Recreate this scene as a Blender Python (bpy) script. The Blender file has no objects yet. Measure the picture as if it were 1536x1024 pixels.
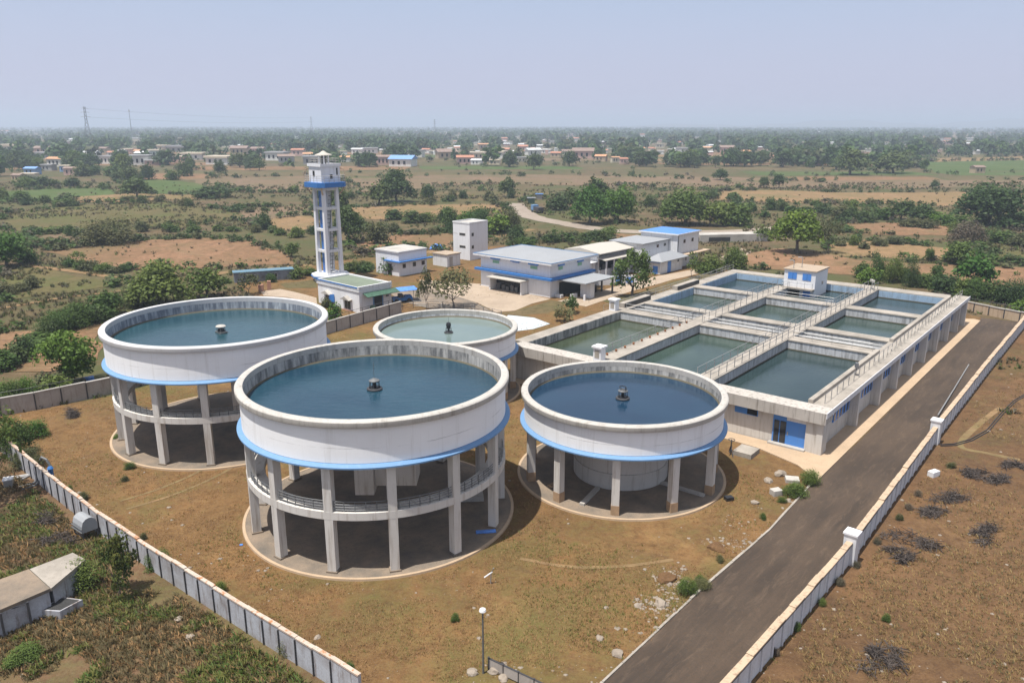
import bpy, math, random
import numpy as np
from mathutils import Vector, Matrix
random.seed(7); RNG = np.random.default_rng(11)
R_ = math.radians
SC = bpy.context.scene
COL = SC.collection

# ------------------------------------------------------------------ camera model (used to lay things out on the real ground)
CAM_H, CAM_P, CAM_F = 25.229, R_(15.379), 1179.93      # height m, pitch down, focal length in px of the 1536 px wide photo
def at(px, py, z=0.0):
    a = (px-768)/CAM_F; b = (512-py)/CAM_F
    d = (a, math.cos(CAM_P)+b*math.sin(CAM_P), -math.sin(CAM_P)+b*math.cos(CAM_P))
    s = (z-CAM_H)/d[2]
    return Vector((d[0]*s, d[1]*s, z))
def pix(p):
    x, y, z = p[0], p[1], p[2]-CAM_H
    d = y*math.cos(CAM_P)-z*math.sin(CAM_P)
    u = y*math.sin(CAM_P)+z*math.cos(CAM_P)
    return 768+CAM_F*x/d, 512-CAM_F*u/d
def px_per_m(p):
    return CAM_F/math.sqrt(p[0]**2+p[1]**2+CAM_H**2)

# ------------------------------------------------------------------ materials
def newmat(name):
    m = bpy.data.materials.new(name); m.use_nodes = True
    nt = m.node_tree; bs = nt.nodes['Principled BSDF']
    return m, nt, bs
def N(nt, typ, **kw):
    n = nt.nodes.new(typ)
    for k, v in kw.items():
        if k in n.inputs.keys(): n.inputs[k].default_value = v
        else: setattr(n, k, v)
    return n
def mixc(nt, fac, a, b, blend='MIX'):
    n = nt.nodes.new('ShaderNodeMix'); n.data_type = 'RGBA'; n.blend_type = blend
    for sock, val in ((0, fac), (6, a), (7, b)):
        if isinstance(val, bpy.types.NodeSocket): nt.links.new(val, n.inputs[sock])
        elif sock == 0: n.inputs[0].default_value = val
        else: n.inputs[sock].default_value = (*val, 1) if len(val) == 3 else val
    return n.outputs[2]
def ramp(nt, src, lo, hi, a=0.0, b=1.0):
    n = nt.nodes.new('ShaderNodeMapRange'); n.inputs[1].default_value = lo; n.inputs[2].default_value = hi
    n.inputs[3].default_value = a; n.inputs[4].default_value = b
    nt.links.new(src, n.inputs[0]); return n.outputs[0]
def noise_(nt, scale, vec=None, detail=4, rough=.55, stretch=None, dist=0.0):
    tc = nt.nodes.new('ShaderNodeTexCoord'); src = tc.outputs['Object'] if vec is None else vec
    if stretch:
        mp = nt.nodes.new('ShaderNodeMapping'); mp.inputs['Scale'].default_value = stretch
        nt.links.new(src, mp.inputs[0]); src = mp.outputs[0]
    n = N(nt, 'ShaderNodeTexNoise', Scale=scale, Detail=detail, Roughness=rough, Distortion=dist)
    nt.links.new(src, n.inputs['Vector']); return n.outputs['Fac']
def bump(nt, bs, h, strength=.3, dist=.05):
    b = N(nt, 'ShaderNodeBump', Strength=strength, Distance=dist)
    nt.links.new(h, b.inputs['Height']); nt.links.new(b.outputs[0], bs.inputs['Normal'])
def mmath(nt, op, a, b=None):
    n = nt.nodes.new('ShaderNodeMath'); n.operation = op
    for i, v in enumerate((a, b)):
        if v is None: continue
        if isinstance(v, bpy.types.NodeSocket): nt.links.new(v, n.inputs[i])
        else: n.inputs[i].default_value = v
    return n.outputs[0]
def painted(name, base, grime=(.25, .23, .2), amount=.35, rough=.65, streak=1.0, fine=.06):
    """weathered paint: soft patches plus rain streaks running down"""
    m, nt, bs = newmat(name)
    big = noise_(nt, .45, detail=5)
    stk = noise_(nt, 1.6, stretch=(2.2, 2.2, .16), detail=5, rough=.65)
    fin = noise_(nt, 14, detail=3)
    c = mixc(nt, ramp(nt, big, .35, .75, 0, amount*.6), base, tuple(.6*b+.4*g for b, g in zip(base, grime)))
    c = mixc(nt, ramp(nt, stk, .51, .7, 0, amount*streak), c, grime)
    c = mixc(nt, ramp(nt, fin, .3, .7, 0, fine), c, (.1, .09, .08))
    nt.links.new(c, bs.inputs['Base Color']); bs.inputs['Roughness'].default_value = rough
    bump(nt, bs, fin, .15, .02)
    return m
def plain(name, base, rough=.5, metal=0.0, var=.15):
    m, nt, bs = newmat(name)
    f = noise_(nt, 3.0, detail=4)
    c = mixc(nt, ramp(nt, f, .3, .7), tuple(b*(1-var) for b in base), tuple(min(1, b*(1+var)) for b in base))
    nt.links.new(c, bs.inputs['Base Color']); bs.inputs['Roughness'].default_value = rough; bs.inputs['Metallic'].default_value = metal
    return m
def concrete(name, base, dark, sc=1.0, amt=.7, rough=.9):
    m, nt, bs = newmat(name)
    a = noise_(nt, .35*sc, detail=6, rough=.65); b = noise_(nt, 3.5*sc, detail=5, rough=.7); g = noise_(nt, 40*sc, detail=2)
    c = mixc(nt, ramp(nt, a, .38, .68, 0, amt), base, dark)
    c = mixc(nt, ramp(nt, b, .5, .75, 0, .5*amt), c, tuple(.55*x for x in dark))
    c = mixc(nt, ramp(nt, g, .3, .7, 0, .15), c, (.6, .57, .52))
    nt.links.new(c, bs.inputs['Base Color']); bs.inputs['Roughness'].default_value = rough
    bump(nt, bs, b, .3, .03); return m
def stained_lining(name, base, dark, lo=.42, hi=.62, amt=.85):
    """algae and soot hanging in streaks from the top of a basin wall"""
    m, nt, bs = newmat(name)
    s = noise_(nt, 1.5, stretch=(1.6, 1.6, .22), detail=6, rough=.7); b = noise_(nt, .4, detail=4); f = noise_(nt, 9, detail=4)
    k = mmath(nt, 'ADD', mmath(nt, 'MULTIPLY', s, .75), mmath(nt, 'MULTIPLY', b, .25))
    c = mixc(nt, ramp(nt, k, lo, hi, 0, amt), base, dark)
    c = mixc(nt, ramp(nt, f, .4, .7, 0, .35), c, tuple(.6*x for x in base))
    nt.links.new(c, bs.inputs['Base Color']); bs.inputs['Roughness'].default_value = .9
    bump(nt, bs, f, .2, .02); return m
def water_mat(name, deep, shallow, rip=.05, sc=.9):
    rip *= 1.8
    m, nt, bs = newmat(name)
    a = noise_(nt, .12, detail=4, dist=.6); r = noise_(nt, 1.1*sc, detail=6, rough=.62, stretch=(1, 1.9, 1)); r2 = noise_(nt, 7*sc, detail=2)
    c = mixc(nt, ramp(nt, a, .32, .7), deep, shallow)
    nt.links.new(c, bs.inputs['Base Color']); bs.inputs['Roughness'].default_value = .045; bs.inputs['IOR'].default_value = 1.33
    bump(nt, bs, mmath(nt, 'ADD', r, mmath(nt, 'MULTIPLY', r2, .25)), rip, .2); return m
def tank_paint(name, base, zl):
    """tank shell: chalky white with fine construction joints (one ring, a few uprights) and faint runs"""
    m, nt, bs = newmat(name)
    tc = nt.nodes.new('ShaderNodeTexCoord'); sp = nt.nodes.new('ShaderNodeSeparateXYZ'); nt.links.new(tc.outputs['Object'], sp.inputs[0])
    wob = noise_(nt, 3, detail=3)
    zz = mmath(nt, 'ADD', sp.outputs[2], mmath(nt, 'MULTIPLY', wob, .06))
    d = mmath(nt, 'ABSOLUTE', mmath(nt, 'SUBTRACT', zz, zl))
    ln = ramp(nt, d, .012, .03, .5, 0)
    ang = mmath(nt, 'ARCTAN2', sp.outputs[1], sp.outputs[0])
    fr = mmath(nt, 'ABSOLUTE', mmath(nt, 'SUBTRACT', mmath(nt, 'FRACT', mmath(nt, 'MULTIPLY', ang, 16/6.2832)), .5))
    up = ramp(nt, fr, .001, .003, .16, 0)
    jo = mmath(nt, 'MULTIPLY', mmath(nt, 'MAXIMUM', ln, up), ramp(nt, noise_(nt, .6, detail=3), .42, .6))
    stk = noise_(nt, 1.3, stretch=(2, 2, .12), detail=5, rough=.65); big = noise_(nt, .5, detail=5)
    c = mixc(nt, ramp(nt, big, .35, .7, 0, .35), base, tuple(.84*x for x in base))
    c = mixc(nt, ramp(nt, stk, .54, .76, 0, .36), c, (.42, .4, .37))
    c = mixc(nt, jo, c, (.2, .2, .2))
    nt.links.new(c, bs.inputs['Base Color']); bs.inputs['Roughness'].default_value = .7
    bump(nt, bs, noise_(nt, 6, detail=4), .12, .03); return m

M = {}
M['white'] = painted('white_paint', (.66, .67, .69), amount=.4)
M['white_clean'] = painted('bright_white_paint', (.71, .72, .75), amount=.2)
M['rim_white'] = painted('rim_white', (.5, .5, .51), (.33, .3, .27), amount=.5, streak=.5)
M['rim_grey'] = painted('rim_weathered', (.47, .45, .42), (.2, .18, .15), amount=.75, streak=.8, fine=.2)
M['column'] = painted('column_whitewash', (.6, .58, .55), (.27, .22, .17), amount=.7, rough=.85)
M['footing'] = plain('earth_stained_footing', (.34, .23, .14), .95)
M['skyblue'] = painted('sky_blue_paint', (.115, .24, .43), (.25, .35, .5), amount=.25)
M['blue'] = painted('strong_blue_paint', (.018, .14, .42), (.1, .15, .25), amount=.25)
M['winblue'] = painted('shutter_blue_paint', (.06, .22, .6), (.1, .2, .35), amount=.2, rough=.4)
M['lining'] = stained_lining('stained_tank_lining', (.45, .44, .42), (.075, .08, .085), .42, .58, .9)
M['lining_blue'] = stained_lining('sooty_tank_lining', (.44, .48, .52), (.07, .09, .13), .4, .55)
M['lining_pale'] = stained_lining('pale_basin_lining', (.5, .51, .53), (.13, .13, .13), .46, .62, .8)
M['lining_bluew'] = stained_lining('pale_blue_basin_lining', (.3, .42, .56), (.14, .16, .18), .48, .66, .7)
M['tide'] = plain('tide_mark', (.09, .075, .045), .8)
M['concrete'] = concrete('grey_concrete', (.42, .4, .37), (.22, .2, .18))
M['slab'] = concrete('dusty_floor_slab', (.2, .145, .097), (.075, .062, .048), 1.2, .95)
M['walk'] = concrete('warm_walkway_concrete', (.33, .295, .255), (.18, .16, .135), 1.4, .9)
M['fascia'] = painted('rain_streaked_fascia', (.45, .42, .385), (.15, .13, .11), amount=1.0, streak=1.0, rough=.9)
M['basinwall'] = painted('chalky_basin_wall', (.56, .54, .51), (.27, .23, .18), amount=.7, rough=.85)
M['apron'] = concrete('tan_apron_paving', (.42, .3, .19), (.3, .21, .13), 1.0, .6)
M['country'] = concrete('dusty_country_road', (.25, .2, .155), (.17, .13, .095), .5, .8)
M['pale_sheet'] = concrete('pale_blue_screed', (.44, .5, .55), (.3, .34, .36), .8, .6)
M['path'] = concrete('dusty_path_concrete', (.35, .27, .195), (.24, .18, .125), .8, .7)
M['steel'] = plain('galvanised_steel', (.36, .36, .36), .5, .5)
M['darksteel'] = plain('dark_painted_steel', (.06, .06, .065), .5, .3)
M['greysteel'] = plain('grey_painted_steel', (.13, .135, .14), .5, .2)
M['black'] = plain('black_plastic_and_gap_shade', (.015, .016, .018), .45)
M['glass'] = plain('dark_window_glass', (.02, .024, .03), .12)
M['green_glass'] = plain('green_window_shutter', (.2, .4, .26), .5)
M['tealroof'] = painted('dull_teal_roof', (.1, .2, .27), (.1, .1, .1), amount=.6)
M['slatewall'] = concrete('blue_grey_rubble_wall', (.2, .23, .28), (.07, .075, .085), 2, 1.0)
M['dark'] = plain('unlit_interior', (.03, .03, .03), .9)  # near-black colour stands in for interior shade
M['greenroof'] = concrete('mossy_green_roof', (.12, .16, .11), (.07, .095, .07), 1.0, .7)
M['greenawn'] = plain('green_tin_awning', (.05, .11, .075), .5, 0, .3)
M['tinroof'] = painted('grey_blue_tin_roof', (.275, .29, .31), (.19, .175, .16), amount=.7, streak=.3)
M['creamroof'] = painted('cream_roof', (.43, .405, .36), (.45, .4, .33), amount=.4, streak=.3)
M['blueroof'] = painted('blue_sheet_roof', (.07, .2, .5), (.12, .2, .35), amount=.35, streak=.3)
M['water_teal'] = water_mat('teal_tank_water', (.013, .044, .062), (.024, .068, .084), .1)
M['water_blue'] = water_mat('blue_tank_water', (.01, .036, .062), (.018, .058, .084), .1)
M['water_navy'] = water_mat('dark_tank_water', (.008, .026, .055), (.012, .04, .075), .035)
M['water_pale'] = water_mat('milky_tank_water', (.115, .16, .155), (.155, .2, .19), .04)
M['water_green'] = water_mat('green_basin_water', (.018, .032, .022), (.06, .075, .042), .07)
M['water_greenblue'] = water_mat('grey_green_basin_water', (.022, .042, .036), (.045, .072, .056), .07)
M['water_slate'] = water_mat('slate_basin_water', (.014, .03, .033), (.03, .05, .05), .07)
M['rust'] = plain('rusty_steel', (.25, .1, .04), .85, 0, .4)
M['tarp_blue'] = plain('blue_tarpaulin', (.08, .22, .6), .5, 0, .3)
M['tyre'] = plain('tyre_rubber', (.02, .02, .02), .8)
M['yellow'] = plain('yellow_paint', (.6, .35, .04), .5)
M['brick'] = concrete('red_brick_work', (.34, .16, .1), (.2, .1, .07), 2)
M['terracotta'] = concrete('terracotta_roof', (.42, .19, .11), (.28, .14, .09), 1.0)
M['bark'] = concrete('bark', (.1, .075, .055), (.05, .038, .03), 3)
M['dryleaf'] = plain('dead_twigs', (.06, .048, .042), .9, 0, .5)

# --- panel paints of the perimeter walls
def panel_mat(name, base, grime, amt):
    m, nt, bs = newmat(name)
    tc = nt.nodes.new('ShaderNodeTexCoord'); oi = nt.nodes.new('ShaderNodeObjectInfo')
    ad = nt.nodes.new('ShaderNodeVectorMath'); ad.operation = 'ADD'
    sc = nt.nodes.new('ShaderNodeVectorMath'); sc.operation = 'SCALE'; sc.inputs[0].default_value = (37, 53, 29)
    nt.links.new(oi.outputs['Random'], sc.inputs['Scale']); nt.links.new(tc.outputs['Object'], ad.inputs[0]); nt.links.new(sc.outputs[0], ad.inputs[1])
    v = ad.outputs[0]
    stk = noise_(nt, 1.5, vec=v, stretch=(2.2, 2.2, .35), detail=6, rough=.7); b = noise_(nt, .8, vec=v, detail=5); f = noise_(nt, 12, vec=v, detail=3)
    c = mixc(nt, ramp(nt, b, .4, .7, 0, amt), base, tuple(.5*x+.5*y for x, y in zip(base, grime)))
    c = mixc(nt, ramp(nt, stk, .52, .72, 0, amt), c, grime)
    c = mixc(nt, ramp(nt, f, .35, .7, 0, .2), c, tuple(.5*x for x in grime))
    nt.links.new(c, bs.inputs['Base Color']); bs.inputs['Roughness'].default_value = .85
    return m
M['panel_left'] = panel_mat('stained_panel', (.44, .46, .5), (.13, .085, .06), 1.0)
M['panel_right'] = panel_mat('whitewashed_panel', (.66, .68, .71), (.3, .27, .23), .45)
M['panel_grey'] = panel_mat('grey_panel', (.4, .37, .34), (.22, .18, .15), .7)
M['cap_tan'] = painted('tan_wall_cap', (.47, .36, .25), (.22, .14, .09), amount=.8)
M['cap_rust'] = painted('rusty_wall_cap', (.46, .4, .34), (.36, .15, .05), amount=1.3)

# --- ground
def ground_mat(name, soil, soil2, straw, green, straw_amt=.5, green_lo=.55, green_hi=.75, sc=1.0, far=False):
    m, nt, bs = newmat(name)
    big = noise_(nt, .035*sc, detail=6, rough=.62, dist=.8); mid = noise_(nt, .22*sc, detail=6, rough=.65, dist=.5)
    sm = noise_(nt, 1.4*sc, detail=6, rough=.7); fine = noise_(nt, 7*sc, detail=4, rough=.7)
    fib = noise_(nt, 5*sc, detail=4, rough=.75, stretch=(1, 2.6, 1), dist=1.2)
    c = mixc(nt, ramp(nt, mid, .4, .6), soil, soil2)
    bl = noise_(nt, .09*sc, detail=7, rough=.72, dist=1.2)
    c = mixc(nt, ramp(nt, bl, .42, .6, 0, .6), c, tuple(.6*x for x in soil2))
    mo = noise_(nt, .5*sc, detail=7, rough=.78, dist=.8)
    c = mixc(nt, ramp(nt, mo, .48, .62, 0, .7), c, tuple(.45*x for x in soil))
    m2 = noise_(nt, .16*sc, detail=8, rough=.74, dist=1.5)
    c = mixc(nt, ramp(nt, m2, .54, .64, 0, .55), c, tuple(.55*x+.01 for x in soil2))
    c = mixc(nt, ramp(nt, m2, .44, .34, 0, .45), c, tuple(min(1, 1.15*x) for x in straw))
    c = mixc(nt, ramp(nt, mmath(nt, 'ADD', mmath(nt, 'MULTIPLY', sm, .55), mmath(nt, 'MULTIPLY', fib, .45)), .42, .62, 0, straw_amt), c, straw)
    g = mmath(nt, 'ADD', mmath(nt, 'MULTIPLY', big, .5), mmath(nt, 'ADD', mmath(nt, 'MULTIPLY', mid, .28), mmath(nt, 'MULTIPLY', sm, .22)))
    c = mixc(nt, ramp(nt, g, green_lo, green_hi, 0, .85), c, green)
    c = mixc(nt, ramp(nt, fine, .5, .72, 0, .6), c, tuple(.42*x for x in soil))
    c = mixc(nt, ramp(nt, fib, .6, .78, 0, .45), c, tuple(min(1, 1.7*x) for x in straw))
    nt.links.new(c, bs.inputs['Base Color']); bs.inputs['Roughness'].default_value = .95; bs.inputs['Specular IOR Level'].default_value = .15
    bump(nt, bs, mmath(nt, 'ADD', sm, mmath(nt, 'MULTIPLY', fine, .5)), .8, .12)
    return m
M['ground'] = ground_mat('farmland_soil', (.14, .092, .052), (.105, .083, .045), (.17, .125, .07), (.062, .075, .026), .4, .43, .56)
M['compound'] = ground_mat('compound_earth', (.178, .097, .041), (.14, .083, .038), (.245, .155, .068), (.088, .094, .028), .5, .475, .63)
M['scrub'] = ground_mat('reddish_scrub_earth', (.142, .078, .039), (.11, .063, .034), (.2, .122, .058), (.075, .075, .027), .45, .53, .68)
M['weedy'] = ground_mat('weedy_earth', (.165, .093, .052), (.13, .078, .046), (.21, .145, .085), (.085, .095, .03), .5, .46, .6)
def field_mat(name, a, b, furrow=0.0, ang=0.0, sc=1.0, green=None):
    m, nt, bs = newmat(name)
    n1 = noise_(nt, .05*sc, detail=6, rough=.65, dist=.5); n2 = noise_(nt, .8*sc, detail=6, rough=.7); n3 = noise_(nt, .25*sc, detail=4, stretch=(.35, 1.6, 1))
    k = mmath(nt, 'ADD', mmath(nt, 'MULTIPLY', n1, .4), mmath(nt, 'ADD', mmath(nt, 'MULTIPLY', n2, .3), mmath(nt, 'MULTIPLY', n3, .3)))
    c = mixc(nt, ramp(nt, k, .42, .58), a, b)
    n4 = noise_(nt, .34*sc, detail=7, rough=.75, dist=1.0)
    c = mixc(nt, ramp(nt, n4, .5, .66, 0, .65), c, (.085, .075, .036))
    c = mixc(nt, ramp(nt, n2, .5, .64, 0, .7), c, tuple(.45*x for x in a))
    c = mixc(nt, ramp(nt, n2, .5, .36, 0, .4), c, tuple(1.45*x for x in b))
    n5 = noise_(nt, .045*sc, detail=8, rough=.76, stretch=(1, .5, 1), dist=.8)
    c = mixc(nt, ramp(nt, n5, .44, .58, 0, .65), c, tuple(.55*x+.45*y for x, y in zip(a, (.075, .085, .03))))
    c = mixc(nt, ramp(nt, n5, .46, .34, 0, .5), c, tuple(1.3*x for x in b))
    if green: c = mixc(nt, ramp(nt, n1, .5, .65, 0, .7), c, green)
    if furrow:
        tc = nt.nodes.new('ShaderNodeTexCoord'); mp = nt.nodes.new('ShaderNodeMapping'); mp.inputs['Rotation'].default_value = (0, 0, ang)
        nt.links.new(tc.outputs['Object'], mp.inputs[0])
        w = N(nt, 'ShaderNodeTexWave', Scale=.35, Distortion=2.5, Detail=3); w.bands_direction = 'Y'; nt.links.new(mp.outputs[0], w.inputs[0])
        c = mixc(nt, ramp(nt, w.outputs['Fac'], .3, .8, 0, furrow), c, tuple(.62*x for x in a))
    nt.links.new(c, bs.inputs['Base Color']); bs.inputs['Roughness'].default_value = .95; bs.inputs['Specular IOR Level'].default_value = .1
    bump(nt, bs, n2, .8, .2); return m
F = {
 'plough': field_mat('ploughed_soil', (.2, .115, .066), (.25, .148, .088), .4, green=(.13, .11, .055)),
 'tan': field_mat('stubble', (.26, .165, .088), (.21, .14, .078), .35, green=(.13, .12, .05)),
 'grey': field_mat('fallow_soil', (.19, .13, .085), (.15, .105, .07), .2, green=(.09, .095, .045)),
 'olive': field_mat('olive_pasture', (.1, .092, .038), (.125, .095, .047), .3, green=(.075, .1, .028)),
 'green': field_mat('green_crop', (.06, .1, .028), (.085, .12, .042), .4, green=(.1, .11, .045)),
 'dull': field_mat('dry_pasture', (.115, .092, .048), (.145, .105, .058), .25, green=(.075, .08, .03)),
}
def asphalt():
    m, nt, bs = newmat('worn_asphalt')
    tc = nt.nodes.new('ShaderNodeTexCoord'); mp = nt.nodes.new('ShaderNodeMapping'); mp.inputs['Rotation'].default_value = (0, 0, R_(-50))
    nt.links.new(tc.outputs['Object'], mp.inputs[0]); v = mp.outputs[0]
    l = noise_(nt, .5, vec=v, stretch=(.12, 1.3, 1), detail=6, rough=.65, dist=.6); b = noise_(nt, .12, detail=5); f = noise_(nt, 9, detail=4, rough=.7); s = noise_(nt, 1.6, vec=v, stretch=(.3, 1.4, 1), detail=6, rough=.72, dist=1)
    c = mixc(nt, ramp(nt, l, .4, .62), (.038, .025, .016), (.066, .043, .027))
    c = mixc(nt, ramp(nt, b, .46, .66, 0, .55), c, (.09, .06, .038))
    c = mixc(nt, ramp(nt, s, .52, .72, 0, .6), c, (.13, .088, .056))
    c = mixc(nt, ramp(nt, f, .4, .7, 0, .4), c, (.022, .02, .018))
    nt.links.new(c, bs.inputs['Base Color']); bs.inputs['Roughness'].default_value = .85; bump(nt, bs, f, .4, .02); return m
M['asphalt'] = asphalt()

# --- leaves
def leaf_mat(name, a, b, tr=.25):
    m, nt, bs = newmat(name)
    g = nt.nodes.new('ShaderNodeNewGeometry'); oi = nt.nodes.new('ShaderNodeObjectInfo')
    n = noise_(nt, 2.2, detail=3)
    k = mmath(nt, 'ADD', mmath(nt, 'MULTIPLY', g.outputs['Random Per Island'], .5), mmath(nt, 'MULTIPLY', ramp(nt, n, .3, .7), .5))
    c = mixc(nt, k, a, b)
    hs = N(nt, 'ShaderNodeHueSaturation'); nt.links.new(c, hs.inputs['Color'])
    nt.links.new(ramp(nt, oi.outputs['Random'], 0, 1, .475, .525), hs.inputs['Hue']); nt.links.new(ramp(nt, oi.outputs['Random'], 0, 1, 1.25, .8), hs.inputs['Value'])
    nt.links.new(hs.outputs[0], bs.inputs['Base Color']); bs.inputs['Roughness'].default_value = .6; bs.inputs['Specular IOR Level'].default_value = .25
    t = nt.nodes.new('ShaderNodeBsdfTranslucent'); nt.links.new(hs.outputs[0], t.inputs[0])
    mx = nt.nodes.new('ShaderNodeMixShader'); mx.inputs[0].default_value = tr
    nt.links.new(bs.outputs[0], mx.inputs[1]); nt.links.new(t.outputs[0], mx.inputs[2]); nt.links.new(mx.outputs[0], nt.nodes['Material Output'].inputs[0])
    return m
LEAF = {
 'dark': leaf_mat('dark_green_leaves', (.037, .066, .017), (.08, .118, .034)),
 'mid': leaf_mat('green_leaves', (.05, .088, .016), (.105, .155, .034)),
 'bright': leaf_mat('yellow_green_leaves', (.05, .11, .012), (.115, .19, .028)),
 'olive': leaf_mat('olive_leaves', (.065, .075, .03), (.12, .125, .05)),
 'brown': leaf_mat('grey_brown_twigs', (.07, .06, .04), (.125, .105, .07), .1),
 'red': leaf_mat('reddening_leaves', (.04, .08, .018), (.16, .14, .03)),
}
M['straw'] = leaf_mat('dry_grass_blades', (.22, .135, .055), (.36, .24, .11), .25)
M['grass'] = leaf_mat('green_grass_blades', (.1, .115, .025), (.19, .185, .055), .25)
M['weed'] = leaf_mat('weed_leaves', (.085, .08, .034), (.17, .13, .066), .25)
M['stone'] = concrete('field_stone', (.25, .205, .16), (.14, .11, .085), 2)

# ------------------------------------------------------------------ mesh helpers
class MB:
    def __init__(s): s.v = []; s.f = []
    def add(s, vs, fs):
        o = len(s.v); s.v += [tuple(p) for p in vs]; s.f += [tuple(i+o for i in f) for f in fs]; return s
    def box(s, a, b):
        x0, y0, z0 = (min(a[i], b[i]) for i in range(3)); x1, y1, z1 = (max(a[i], b[i]) for i in range(3))
        return s.add([(x0,y0,z0),(x1,y0,z0),(x1,y1,z0),(x0,y1,z0),(x0,y0,z1),(x1,y0,z1),(x1,y1,z1),(x0,y1,z1)],
                     [(3,2,1,0),(4,5,6,7),(0,1,5,4),(1,2,6,5),(2,3,7,6),(3,0,4,7)])
    def obox(s, c, size, rz, taper=1.0):
        ca, sa = math.cos(rz), math.sin(rz); hx, hy, h = size[0]/2, size[1]/2, size[2]
        vs = []
        for z, k in ((0, 1), (h, taper)):
            for x, y in ((-hx,-hy),(hx,-hy),(hx,hy),(-hx,hy)):
                vs.append((c[0]+(x*ca-y*sa)*k, c[1]+(x*sa+y*ca)*k, c[2]+z))
        return s.add(vs, [(3,2,1,0),(4,5,6,7),(0,1,5,4),(1,2,6,5),(2,3,7,6),(3,0,4,7)])
    def prism(s, poly, z0, z1):
        n = len(poly); ar = sum(poly[i][0]*poly[(i+1)%n][1]-poly[(i+1)%n][0]*poly[i][1] for i in range(n))
        if ar < 0: poly = poly[::-1]
        vs = [(p[0], p[1], z0) for p in poly]+[(p[0], p[1], z1) for p in poly]
        return s.add(vs, [tuple(range(n-1, -1, -1)), tuple(range(n, 2*n))]+[(i, (i+1)%n, n+(i+1)%n, n+i) for i in range(n)])
    def lathe(s, prof, n=96, c=(0, 0), closed=True, a0=0.0):
        vs = []
        for k in range(n):
            a = a0+2*math.pi*k/n; ca, sa = math.cos(a), math.sin(a)
            vs += [(c[0]+r*ca, c[1]+r*sa, z) for r, z in prof]
        m = len(prof); fs = []
        for k in range(n):
            k2 = (k+1) % n
            for i in range(m if closed else m-1):
                j = (i+1) % m; fs.append((k*m+i, k2*m+i, k2*m+j, k*m+j))
        return s.add(vs, fs)
    def disc(s, r, z, n=96, c=(0, 0), rings=1):
        return s.add([(c[0]+r*math.cos(2*math.pi*k/n), c[1]+r*math.sin(2*math.pi*k/n), z) for k in range(n)], [tuple(range(n))])
    def drum(s, r0, z0, r1, z1, n=32, c=(0, 0)):
        vs = [(c[0]+r*math.cos(2*math.pi*k/n), c[1]+r*math.sin(2*math.pi*k/n), z) for r, z in ((r0, z0), (r1, z1)) for k in range(n)]
        return s.add(vs, [tuple(range(n-1, -1, -1)), tuple(range(n, 2*n))]+[(k, (k+1)%n, n+(k+1)%n, n+k) for k in range(n)])
    def tube(s, pts, r, n=6, r1=None, closed=False):
        pts = [Vector(p) for p in pts]; m = len(pts); vs = []
        for i, p in enumerate(pts):
            if closed: d = pts[(i+1) % m]-pts[i-1]
            else: d = pts[min(i+1, m-1)]-pts[max(i-1, 0)]
            d = d.normalized() if d.length > 1e-9 else Vector((0, 0, 1))
            ref = Vector((0, 0, 1)) if abs(d.z) < .9 else Vector((1, 0, 0))
            a = d.cross(ref).normalized(); b = a.cross(d)
            rr = r if r1 is None else r+(r1-r)*i/max(1, m-1)
            vs += [tuple(p+a*rr*math.cos(2*math.pi*k/n)+b*rr*math.sin(2*math.pi*k/n)) for k in range(n)]
        fs = []
        for i in range(m if closed else m-1):
            i2 = (i+1) % m
            for k in range(n): fs.append((i*n+k, i2*n+k, i2*n+(k+1)%n, i*n+(k+1)%n)[::-1])
        if not closed: fs += [tuple(range(n)), tuple(range((m-1)*n, m*n))[::-1]]
        return s.add(vs, fs)
    def railing(s, pts, h=1.0, gap=1.5, r=.025, rails=(1.0, .5), pr=None, closed=False, n=4):
        pts = [Vector(p) for p in pts]
        for k in rails: s.tube([p+Vector((0, 0, h*k)) for p in pts], r, n, closed=closed)
        P = pts+[pts[0]] if closed else pts
        for a, b in zip(P, P[1:]):
            L = (b-a).length; c = max(1, round(L/gap))
            for i in range(c):
                q = a.lerp(b, i/c); s.tube([q, q+Vector((0, 0, h))], pr or r, n)
        if not closed: s.tube([P[-1], P[-1]+Vector((0, 0, h))], pr or r, n)
        return s
    def build(s, name, mat, parent=None, smooth=False):
        me = bpy.data.meshes.new(name); me.from_pydata(s.v, [], s.f); me.validate(); me.update()
        for m in (mat if isinstance(mat, (list, tuple)) else [mat]): me.materials.append(m)
        if smooth:
            me.polygons.foreach_set('use_smooth', [True]*len(me.polygons)); me.set_sharp_from_angle(angle=R_(35))
        o = bpy.data.objects.new(name, me); COL.objects.link(o)
        if parent is not None: o.parent = parent
        return o
def tag(o, label=None, cat=None, group=None, kind=None):
    if label: o['label'] = label
    if cat: o['category'] = cat
    if group: o['group'] = group
    if kind: o['kind'] = kind
    return o
def thing(name, label, cat, loc=(0, 0, 0), rz=0.0, group=None):
    o = bpy.data.objects.new(name, None); COL.objects.link(o); o.empty_display_size = .5
    o.location = loc; o.rotation_euler = (0, 0, rz); return tag(o, label, cat, group)
def struct(name, mb, mat): return tag(mb.build(name, mat), kind='structure')
def copy_tree(o, parent=None):
    c = o.copy(); COL.objects.link(c)
    if parent is not None: c.parent = parent
    for ch in o.children: copy_tree(ch, c)
    return c
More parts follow.
